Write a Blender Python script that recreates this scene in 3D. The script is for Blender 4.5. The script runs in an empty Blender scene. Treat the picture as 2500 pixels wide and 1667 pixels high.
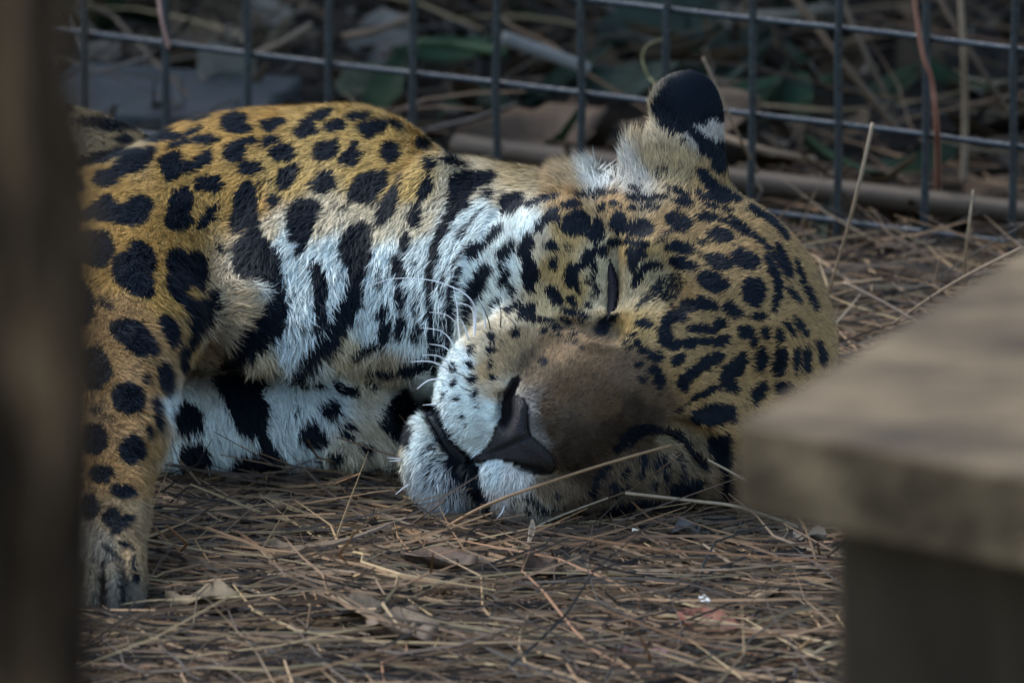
import bpy, math, random
import numpy as np
from mathutils import Vector

random.seed(7)
rng = np.random.default_rng(11)
SC = bpy.context.scene
COL = SC.collection
rad = math.radians

# ---------------------------------------------------------------- camera
FPX, D0 = 27777.78, 9.0            # focal length in photo pixels (400 mm), focus plane distance
PITCH = rad(12.2)
R_ = np.array([1.0, 0, 0])
F_ = np.array([0, math.cos(PITCH), -math.sin(PITCH)])
U_ = np.array([0, math.sin(PITCH), math.cos(PITCH)])
CAM = np.array([0.0, -9 * math.cos(rad(13.09)), 9 * math.sin(rad(13.09))])
S = FPX / D0                       # photo pixels per metre at the focus plane
cd = bpy.data.cameras.new('camera')
cam = bpy.data.objects.new('camera', cd)
COL.objects.link(cam)
cam.location = CAM
cam.rotation_euler = (math.pi / 2 - PITCH, 0, 0)
cd.sensor_width = 36
cd.lens = 400
cd.clip_start, cd.clip_end = 0.1, 400
cd.dof.use_dof = True
cd.dof.focus_distance = 8.96
cd.dof.aperture_fstop = 9.0
SC.camera = cam

# ---------------------------------------------------------------- sky, sun, exposure
SUN_EL, SUN_AZ = rad(50), rad(-56)          # azimuth from +Y towards +X: the sun stands high on the left, a little beyond the animal
w = bpy.data.worlds.new('World')
SC.world = w
w.use_nodes = True
nt = w.node_tree
sky = nt.nodes.new('ShaderNodeTexSky')
sky.sky_type = 'NISHITA'
sky.sun_disc = False
sky.sun_elevation = SUN_EL
sky.sun_rotation = SUN_AZ
bg = nt.nodes['Background']
nt.links.new(sky.outputs[0], bg.inputs[0])
bg.inputs[1].default_value = 0.15
sd = bpy.data.lights.new('sun', 'SUN')
sd.energy = 1.25
sd.angle = rad(28)
sd.color = (1.0, 0.995, 0.965)
sun = bpy.data.objects.new('sun', sd)
COL.objects.link(sun)
sv = Vector((math.sin(SUN_AZ) * math.cos(SUN_EL), math.cos(SUN_AZ) * math.cos(SUN_EL), math.sin(SUN_EL)))
sun.rotation_euler = sv.to_track_quat('Z', 'Y').to_euler()
sun.location = (-3, -3, 5)
SC.view_settings.view_transform = 'Standard'
SC.view_settings.look = 'None'
SC.view_settings.exposure = 1.28
SC.view_settings.gamma = 1
SC.render.engine = 'CYCLES'
SC.cycles.use_denoising = True
SC.cycles.max_bounces = 5
SC.cycles.diffuse_bounces = 3
SC.cycles.glossy_bounces = 2
SC.cycles.transparent_max_bounces = 8

# ---------------------------------------------------------------- helpers
def PW(p):
    """(photo x, photo y, w) -> world; w = photo pixels (at the focus plane) towards the camera."""
    p = np.atleast_2d(np.asarray(p, float))
    d = D0 - p[:, 2] / S
    ray = F_ + R_ * ((p[:, :1] - 1250) / FPX) + U_ * ((833.5 - p[:, 1:2]) / FPX)
    return CAM + ray * d[:, None]

def gnd(px, py, z=0.0):
    """world point at height z seen at a photo pixel"""
    ray = F_ + R_ * ((px - 1250) / FPX) + U_ * ((833.5 - py) / FPX)
    return CAM + ray * ((z - CAM[2]) / ray[2])

def gw(py, z=0.0):
    """w of the ground seen at photo row py"""
    ray = F_ + U_ * ((833.5 - py) / FPX)
    return (D0 - (z - CAM[2]) / ray[2]) * S

def mesh_np(name, v, tris, col=None, smooth=True, mat=None, quads=None):
    v = np.asarray(v, np.float32)
    me = bpy.data.meshes.new(name)
    faces = []
    nt_ = 0 if tris is None else len(tris)
    nq = 0 if quads is None else len(quads)
    me.vertices.add(len(v))
    me.vertices.foreach_set('co', v.ravel())
    idx = np.concatenate(([np.asarray(tris, np.int32).ravel()] if nt_ else []) + ([np.asarray(quads, np.int32).ravel()] if nq else []))
    me.loops.add(len(idx))
    me.loops.foreach_set('vertex_index', idx)
    me.polygons.add(nt_ + nq)
    st = np.concatenate([np.arange(nt_) * 3, nt_ * 3 + np.arange(nq) * 4]).astype(np.int32)
    me.polygons.foreach_set('loop_start', st)
    me.polygons.foreach_set('use_smooth', np.full(nt_ + nq, smooth))
    me.update(calc_edges=True)
    me.validate()
    if col is not None:
        a = me.color_attributes.new('Col', 'FLOAT_COLOR', 'POINT')
        c = np.ones((len(v), 4), np.float32)
        c[:, :3] = col
        a.data.foreach_set('color', c.ravel())
    if mat:
        me.materials.append(mat)
    return me

def obj(name, me, parent=None, label=None, cat=None, group=None, kind=None):
    o = bpy.data.objects.new(name, me)
    COL.objects.link(o)
    if parent:
        o.parent = parent
    for k, val in (('label', label), ('category', cat), ('group', group), ('kind', kind)):
        if val:
            o[k] = val
    return o

def empty(name, loc, label, cat, group=None):
    o = obj(name, None, None, label, cat, group)
    o.location = loc
    o.empty_display_size = 0.05
    return o

def mat_attr(name, rough=0.6, spec=0.3, noise=0.0, nscale=400, bump=0.0, bscale=500, trans=0.0):
    """colour from the mesh's own Col attribute, broken up by a little procedural noise"""
    m = bpy.data.materials.new(name)
    m.use_nodes = True
    t = m.node_tree
    b = t.nodes['Principled BSDF']
    b.inputs['Roughness'].default_value = rough
    b.inputs['Specular IOR Level'].default_value = spec
    a = t.nodes.new('ShaderNodeAttribute')
    a.attribute_name = 'Col'
    out = a.outputs['Color']
    if noise:
        tc = t.nodes.new('ShaderNodeTexCoord')
        n = t.nodes.new('ShaderNodeTexNoise')
        n.inputs['Scale'].default_value = nscale
        n.inputs['Detail'].default_value = 4
        t.links.new(tc.outputs['Object'], n.inputs['Vector'])
        mr = t.nodes.new('ShaderNodeMapRange')
        mr.inputs['To Min'].default_value = 1 - noise
        mr.inputs['To Max'].default_value = 1 + noise
        t.links.new(n.outputs['Fac'], mr.inputs['Value'])
        mx = t.nodes.new('ShaderNodeMix')
        mx.data_type = 'RGBA'
        mx.blend_type = 'MULTIPLY'
        mx.inputs['Factor'].default_value = 1
        t.links.new(out, mx.inputs['A'])
        t.links.new(mr.outputs[0], mx.inputs['B'])
        out = mx.outputs['Result']
    t.links.new(out, b.inputs['Base Color'])
    if trans:
        tr = t.nodes.new('ShaderNodeBsdfTranslucent')
        t.links.new(out, tr.inputs['Color'])
        ms = t.nodes.new('ShaderNodeMixShader')
        ms.inputs[0].default_value = trans
        t.links.new(b.outputs[0], ms.inputs[1])
        t.links.new(tr.outputs[0], ms.inputs[2])
        t.links.new(ms.outputs[0], t.nodes['Material Output'].inputs['Surface'])
    if bump:
        tc = t.nodes.new('ShaderNodeTexCoord')
        n = t.nodes.new('ShaderNodeTexNoise')
        n.inputs['Scale'].default_value = bscale
        t.links.new(tc.outputs['Object'], n.inputs['Vector'])
        bp = t.nodes.new('ShaderNodeBump')
        bp.inputs['Strength'].default_value = bump
        bp.inputs['Distance'].default_value = 0.002
        t.links.new(n.outputs['Fac'], bp.inputs['Height'])
        t.links.new(bp.outputs[0], b.inputs['Normal'])
    return m

def mat_noise(name, cols, scale=20, rough=0.8, spec=0.2, stretch=(1, 1, 1), bump=0.3, bscale=60, dist=0.01, lo=.28, hi=.72, rotz=0.0):
    """procedural material: a colour ramp over object-space noise, with relief"""
    m = bpy.data.materials.new(name)
    m.use_nodes = True
    t = m.node_tree
    b = t.nodes['Principled BSDF']
    b.inputs['Roughness'].default_value = rough
    b.inputs['Specular IOR Level'].default_value = spec
    tc = t.nodes.new('ShaderNodeTexCoord')
    mp = t.nodes.new('ShaderNodeMapping')
    mp.inputs['Scale'].default_value = stretch
    mp.inputs['Rotation'].default_value = (0, 0, rotz)
    t.links.new(tc.outputs['Object'], mp.inputs['Vector'])
    n = t.nodes.new('ShaderNodeTexNoise')
    n.inputs['Scale'].default_value = scale
    n.inputs['Detail'].default_value = 6
    n.inputs['Roughness'].default_value = 0.65
    t.links.new(mp.outputs[0], n.inputs['Vector'])
    cr = t.nodes.new('ShaderNodeValToRGB')
    el = cr.color_ramp.elements
    while len(el) < len(cols):
        el.new(0.5)
    for i, c in enumerate(cols):
        el[i].position = lo + (hi - lo) * i / (len(cols) - 1)
        el[i].color = (*c, 1)
    t.links.new(n.outputs['Fac'], cr.inputs[0])
    t.links.new(cr.outputs[0], b.inputs['Base Color'])
    n2 = t.nodes.new('ShaderNodeTexNoise')
    n2.inputs['Scale'].default_value = bscale
    n2.inputs['Detail'].default_value = 5
    t.links.new(mp.outputs[0], n2.inputs['Vector'])
    bp = t.nodes.new('ShaderNodeBump')
    bp.inputs['Strength'].default_value = bump
    bp.inputs['Distance'].default_value = dist
    t.links.new(n2.outputs['Fac'], bp.inputs['Height'])
    t.links.new(bp.outputs[0], b.inputs['Normal'])
    return m

def smooth_line(pts, k=6, closed=False):
    """Catmull-Rom through the points"""
    p = np.asarray(pts, float)
    n = len(p)
    if n < 3 and not closed:
        t = np.linspace(0, 1, k + 1)[:, None]
        return p[0] * (1 - t) + p[-1] * t
    out = []
    for i in range(n if closed else n - 1):
        a, b, c, d = (p[(i - 1) % n], p[i], p[(i + 1) % n], p[(i + 2) % n]) if closed else (
            p[max(i - 1, 0)], p[i], p[i + 1], p[min(i + 2, n - 1)])
        t = np.linspace(0, 1, k, endpoint=False)[:, None]
        out.append(0.5 * (2 * b + (c - a) * t + (2 * a - 5 * b + 4 * c - d) * t * t + (3 * b - a - 3 * c + d) * t ** 3))
    if not closed:
        out.append(p[-1:])
    return np.vstack(out)

def tube(path, r0, r1=None, sides=6, rmid=None):
    """tapered round tube along a polyline in metres -> verts, tris"""
    p = np.asarray(path, float)
    n = len(p)
    r1 = r0 if r1 is None else r1
    tg = np.gradient(p, axis=0)
    tg /= np.linalg.norm(tg, axis=1)[:, None] + 1e-12
    ref = np.array([0.13, 0.2, 1.0]) if abs(tg[:, 2]).mean() < 0.8 else np.array([1.0, 0.2, 0.1])
    a = np.cross(tg, ref)
    a /= np.linalg.norm(a, axis=1)[:, None] + 1e-12
    b = np.cross(tg, a)
    t = np.linspace(0, 1, n)
    r = r0 + (r1 - r0) * t
    if rmid is not None:
        r = np.where(t < .5, r0 + (rmid - r0) * t * 2, rmid + (r1 - rmid) * (t * 2 - 1))
    ang = np.arange(sides) * 2 * np.pi / sides
    v = (p[:, None] + r[:, None, None] * (np.cos(ang)[None, :, None] * a[:, None] + np.sin(ang)[None, :, None] * b[:, None])).reshape(-1, 3)
    v = np.vstack([v, p[:1], p[-1:]])
    tr = []
    for i in range(n - 1):
        for j in range(sides):
            k = (j + 1) % sides
            q = (i * sides + j, i * sides + k, (i + 1) * sides + k, (i + 1) * sides + j)
            tr += [(q[0], q[2], q[1]), (q[0], q[3], q[2])]
    for j in range(sides):
        k = (j + 1) % sides
        tr += [(n * sides, j, k), (n * sides + 1, (n - 1) * sides + k, (n - 1) * sides + j)]
    return v, np.array(tr)

def vnoise(p, scale, seed):
    """smooth value noise of points (n,d)"""
    r = np.random.default_rng(seed)
    N = 64
    g = r.random((N,) * p.shape[1])
    q = p / scale
    i = np.floor(q).astype(int)
    f = q - i
    f = f * f * (3 - 2 * f)
    out = 0
    import itertools
    for c in itertools.product((0, 1), repeat=p.shape[1]):
        wgt = 1
        ix = []
        for k in range(p.shape[1]):
            wgt = wgt * (f[:, k] if c[k] else 1 - f[:, k])
            ix.append((i[:, k] + c[k]) % N)
        out = out + wgt * g[tuple(ix)]
    return out
# ================================================================ the jaguar
# body as a smooth union of round cones and ellipsoids in (photo x, photo y, w) space, meshed with surface nets
def rc(a, ra, b, rb, k=60): return ('c', a, ra, b, rb, k)
def el(c, r, ang=0, k=60): return ('e', c, r, ang, k)
def cut(a, ra, b, rb, k=20): return ('x', a, ra, b, rb, k)
PRIM = [
    # hindquarters and trunk of the body
    el((60, 625, -1150), (470, 372, 400), 0, 80),
    el((680, 690, -780), (560, 425, 400), 0, 80),
    el((860, 470, -700), (190, 195, 220), 25, 90),
    rc((-150, 850, -950), 190, (-330, 990, -600), 110, 60), rc((-330, 990, -600), 100, (-180, 1085, -470), 70, 40),
    rc((-380, 800, -1250), 70, (-620, 950, -1150), 45, 50), rc((-620, 950, -1150), 45, (-660, 1010, -800), 32, 20),
    # neck and chest
    rc((930, 655, -560), 290, (1400, 735, -260), 300, 90),
    rc((700, 700, -430), 185, (960, 725, -400), 180, 70),
    el((610, 775, -330), (95, 115, 95), -30, 45), el((770, 770, -300), (85, 135, 90), 25, 45),
    el((1010, 560, -300), (75, 200, 70), 22, 60),
    # folded lower foreleg with its paw
    rc((330, 1035, -490), 125, (700, 1012, -480), 124, 25), rc((700, 1012, -480), 124, (885, 1003, -460), 115, 40),
    el((935, 1085, -430), (75, 56, 65), 10, 18), el((850, 1098, -400), (62, 48, 60), 0, 18), el((965, 990, -470), (50, 72, 65), 0, 25),
    # upper foreleg reaching down towards the camera
    rc((330, 600, -560), 210, (300, 800, -150), 166, 110), rc((300, 800, -150), 166, (262, 1080, 330), 126, 40),
    rc((262, 1080, 330), 126, (262, 1260, 680), 94, 40), rc((262, 1260, 680), 94, (268, 1375, 930), 86, 40),
    el((324, 1425, 1000), (35, 96, 66), 3, 12), el((276, 1458, 1070), (32, 88, 66), 0, 7), el((229, 1460, 1080), (32, 86, 66), 0, 7), el((184, 1440, 1040), (32, 86, 66), 0, 7),
    # head
    el((1640, 850, -130), (400, 408, 300), 0, 50),
    el((1372, 690, -40), (166, 190, 180), 0, 60),
    rc((1575, 895, 90), 180, (1335, 1025, 170), 135, 70),
    rc((1240, 905, 60), 115, (1350, 850, 40), 130, 50),
    el((1205, 962, 95), (138, 168, 150), 20, 40),
    el((1265, 1165, 105), (135, 100, 130), 22, 30),
    el((1085, 1130, -5), (98, 132, 102), -18, 22),
    rc((1120, 1110, -70), 95, (1450, 1100, -120), 160, 40),
    el((1480, 1120, -20), (230, 150, 180), 0, 60),
    el((1425, 695, 70), (75, 115, 70), 6, 35), el((1575, 690, 95), (70, 110, 60), 30, 45),
    el((1640, 1128, 70), (75, 60, 70), 30, 30), el((1720, 1010, 80), (100, 70, 70), 20, 45),
    el((1780, 760, 70), (150, 130, 90), 20, 80),
    # ears
    el((1650, 440, -140), (125, 110, 80), 0, 50), el((1684, 272, -170), (80, 100, 36), 0, 30), el((1655, 262, -168), (60, 70, 34), -35, 40), el((1690, 360, -165), (74, 110, 40), 0, 40), el((1650, 400, -160), (98, 100, 52), 0, 40),
    el((1890, 1190, -260), (130, 75, 60), 30, 40),
]
VOX = 8.0
LO = np.array([-740.0, 130, -1640])
N3 = np.array([int(2830 / VOX), int(1420 / VOX), int(2900 / VOX)])
FLD = np.full(N3, 60.0, np.float32)
AX = [LO[i] + np.arange(N3[i]) * VOX for i in range(3)]
for pr in PRIM:
    if pr[0] == 'e':
        _, c, r, ang, k = pr
        c = np.array(c, float)
        ext = np.array([max(r[0], r[1])] * 2 + [r[2]]) + k + 40
        lo, hi = c - ext, c + ext
    else:
        _, a, ra, b, rb, k = pr
        a, b = np.array(a, float), np.array(b, float)
        e_ = max(ra, rb) + k + 40
        lo, hi = np.minimum(a, b) - e_, np.maximum(a, b) + e_
    i0 = np.clip(((lo - LO) / VOX).astype(int), 0, N3)
    i1 = np.clip(((hi - LO) / VOX).astype(int) + 1, 0, N3)
    sl = tuple(slice(i0[i], i1[i]) for i in range(3))
    X = AX[0][sl[0]][:, None, None].astype(np.float32)
    Y = AX[1][sl[1]][None, :, None].astype(np.float32)
    Z = AX[2][sl[2]][None, None, :].astype(np.float32)
    if pr[0] == 'e':
        x, y, z = X - c[0], Y - c[1], Z - c[2]
        ca, sa = math.cos(rad(ang)), math.sin(rad(ang))
        u, v_ = x * ca + y * sa, -x * sa + y * ca
        q = (u / r[0]) ** 2 + (v_ / r[1]) ** 2 + (z / r[2]) ** 2
        g = (u / r[0] ** 2) ** 2 + (v_ / r[1] ** 2) ** 2 + (z / r[2] ** 2) ** 2
        k0 = np.sqrt(q)
        d = k0 * (k0 - 1) / np.sqrt(g + 1e-12)
    else:
        ba = b - a
        t = ((X - a[0]) * ba[0] + (Y - a[1]) * ba[1] + (Z - a[2]) * ba[2]) / (ba @ ba)
        t = np.clip(t, 0, 1)
        d = np.sqrt((X - a[0] - t * ba[0]) ** 2 + (Y - a[1] - t * ba[1]) ** 2 + (Z - a[2] - t * ba[2]) ** 2) - (ra + (rb - ra) * t)
    f = FLD[sl]
    if pr[0] == 'x':
        d = -d
        h = np.clip(0.5 - 0.5 * (f - d) / k, 0, 1)
        FLD[sl] = f * (1 - h) + d * h + k * h * (1 - h)
    else:
        h = np.clip(0.5 + 0.5 * (f - d) / k, 0, 1)
        FLD[sl] = f * (1 - h) + d * h - k * h * (1 - h)

# depth of the front surface, for placing whiskers, nose, lids
_in = FLD < 0
_any = _in.any(axis=2)
_top = N3[2] - 1 - np.argmax(_in[:, :, ::-1], axis=2)
_ii, _jj = np.meshgrid(np.arange(N3[0]), np.arange(N3[1]), indexing='ij')
_t1 = np.clip(_top + 1, 0, N3[2] - 1)
_f0, _f1 = FLD[_ii, _jj, _top], FLD[_ii, _jj, _t1]
TOPW = np.where(_any, LO[2] + (_top + _f0 / (_f0 - _f1 + 1e-9)) * VOX, np.nan)
def front_w(px, py):
    x = np.clip((np.asarray(px, float) - LO[0]) / VOX, 0, N3[0] - 2)
    y = np.clip((np.asarray(py, float) - LO[1]) / VOX, 0, N3[1] - 2)
    i, j = x.astype(int), y.astype(int)
    fx, fy = x - i, y - j
    return (TOPW[i, j] * (1 - fx) * (1 - fy) + TOPW[i + 1, j] * fx * (1 - fy) + TOPW[i, j + 1] * (1 - fx) * fy + TOPW[i + 1, j + 1] * fx * fy)

# creases cut into that surface: eye slits, mouth, between the pads, nostrils, between the toes: (x, y, radius, x, y, radius, k, sink)
CREASE = [(1503, 590, 12, 1500, 700, 15, 16, 0), (1500, 700, 15, 1475, 812, 14, 16, 0), (1038, 985, 14, 1085, 1080, 16, 22, 0), (1085, 1080, 16, 1155, 1125, 20, 24, 0),
    (1155, 1125, 20, 1178, 1258, 20, 24, 0), (1600, 1058, 11, 1650, 1068, 13, 18, 0), (1650, 1068, 13, 1720, 1130, 13, 18, 0), (1234, 965, 17, 1238, 1022, 19, 8, 14), (1262, 922, 8, 1238, 970, 13, 8, 6), (1262, 1134, 11, 1345, 1148, 15, 8, 12),
    (1350, 790, 10, 1470, 812, 12, 24, -4), (1440, 800, 26, 1500, 806, 26, 40, -16), (1590, 620, 20, 1660, 740, 22, 50, -22), (1640, 1040, 20, 1720, 1075, 20, 40, -14), (300, 1390, 9, 300, 1520, 11, 9, 0), (252, 1400, 9, 252, 1530, 11, 9, 0), (206, 1400, 9, 206, 1520, 11, 9, 0)]
for (x0, y0, r0, x1, y1, r1, k, sink) in CREASE:
    nn_ = 10
    for m_ in range(nn_):
        t = (m_ + .5) / nn_
        cx, cy, r_ = x0 + (x1 - x0) * t, y0 + (y1 - y0) * t, r0 + (r1 - r0) * t
        cw = float(front_w(np.array([cx]), np.array([cy]))[0])
        if not np.isfinite(cw):
            continue
        c = np.array([cx, cy, cw - sink])
        i0 = np.clip(((c - r_ - k - 24 - LO) / VOX).astype(int), 0, N3)
        i1 = np.clip(((c + r_ + k + 24 - LO) / VOX).astype(int) + 1, 0, N3)
        sl = tuple(slice(i0[q_], i1[q_]) for q_ in range(3))
        d = r_ - np.sqrt((AX[0][sl[0]][:, None, None] - c[0]) ** 2 + (AX[1][sl[1]][None, :, None] - c[1]) ** 2 + ((AX[2][sl[2]][None, None, :] - c[2]) * .7) ** 2)
        f = FLD[sl]
        h = np.clip(0.5 - 0.5 * (f - d) / k, 0, 1)
        FLD[sl] = f * (1 - h) + d * h + k * h * (1 - h) * .6

def surface_nets(f):
    n0, n1, n2 = f.shape
    s = f < 0
    act = np.zeros((n0 - 1, n1 - 1, n2 - 1), np.int8)
    for a in (0, 1):
        for b in (0, 1):
            for c in (0, 1):
                act += s[a:n0 - 1 + a, b:n1 - 1 + b, c:n2 - 1 + c]
    cell = np.argwhere((act > 0) & (act < 8))
    ids = np.full(act.shape, -1, np.int32)
    ids[tuple(cell.T)] = np.arange(len(cell))
    acc = np.zeros((len(cell), 3))
    cnt = np.zeros(len(cell))
    corners = [np.array(c) for c in np.ndindex(2, 2, 2)]
    for ca in corners:
        for ax in range(3):
            if ca[ax] == 0:
                cb = ca.copy()
                cb[ax] = 1
                fa, fb = f[tuple((cell + ca).T)], f[tuple((cell + cb).T)]
                m = (fa < 0) != (fb < 0)
                t = fa[m] / (fa[m] - fb[m])
                acc[m] += ca + (cb - ca) * t[:, None]
                cnt[m] += 1
    v = cell + acc / cnt[:, None]
    quads = []
    for ax in range(3):
        o1, o2 = (ax + 1) % 3, (ax + 2) % 3
        a = [slice(1, -1)] * 3
        b = [slice(1, -1)] * 3
        a[ax], b[ax] = slice(0, -1), slice(1, None)
        sa, sb = s[tuple(a)], s[tuple(b)]
        for flip in (0, 1):
            e = np.argwhere((sa & ~sb) if not flip else (~sa & sb))
            off = np.ones(3, int)
            off[ax] = 0
            e = e + off
            d1, d2 = np.zeros(3, int), np.zeros(3, int)
            d1[o1], d2[o2] = 1, 1
            q = [ids[tuple((e - x).T)] for x in (d1 + d2, d2, d1 * 0, d1)]
            q = np.stack(q, 1)
            quads.append(q if not flip else q[:, ::-1])
    return v, np.vstack(quads)

BV, BQ = surface_nets(FLD)
BV = LO + BV * VOX
BT = np.vstack([BQ[:, [0, 1, 2]], BQ[:, [0, 2, 3]]])
def vnormals(v, t):
    fn = np.cross(v[t[:, 1]] - v[t[:, 0]], v[t[:, 2]] - v[t[:, 0]])
    n = np.zeros_like(v)
    for i in range(3):
        np.add.at(n, t[:, i], fn)
    return n / (np.linalg.norm(n, axis=1)[:, None] + 1e-9), fn
BN, BFN = vnormals(BV, BT)
# photo space (x right, y down, w to the viewer) is left-handed: flip so that normals point outwards
_c = np.clip(((BV + BN * 14 - LO) / VOX).astype(int), 0, N3 - 1)
_inside = (FLD[tuple(_c.T)] < 0).mean()
if _inside > 0.5:
    BN, BFN = -BN, -BFN

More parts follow.
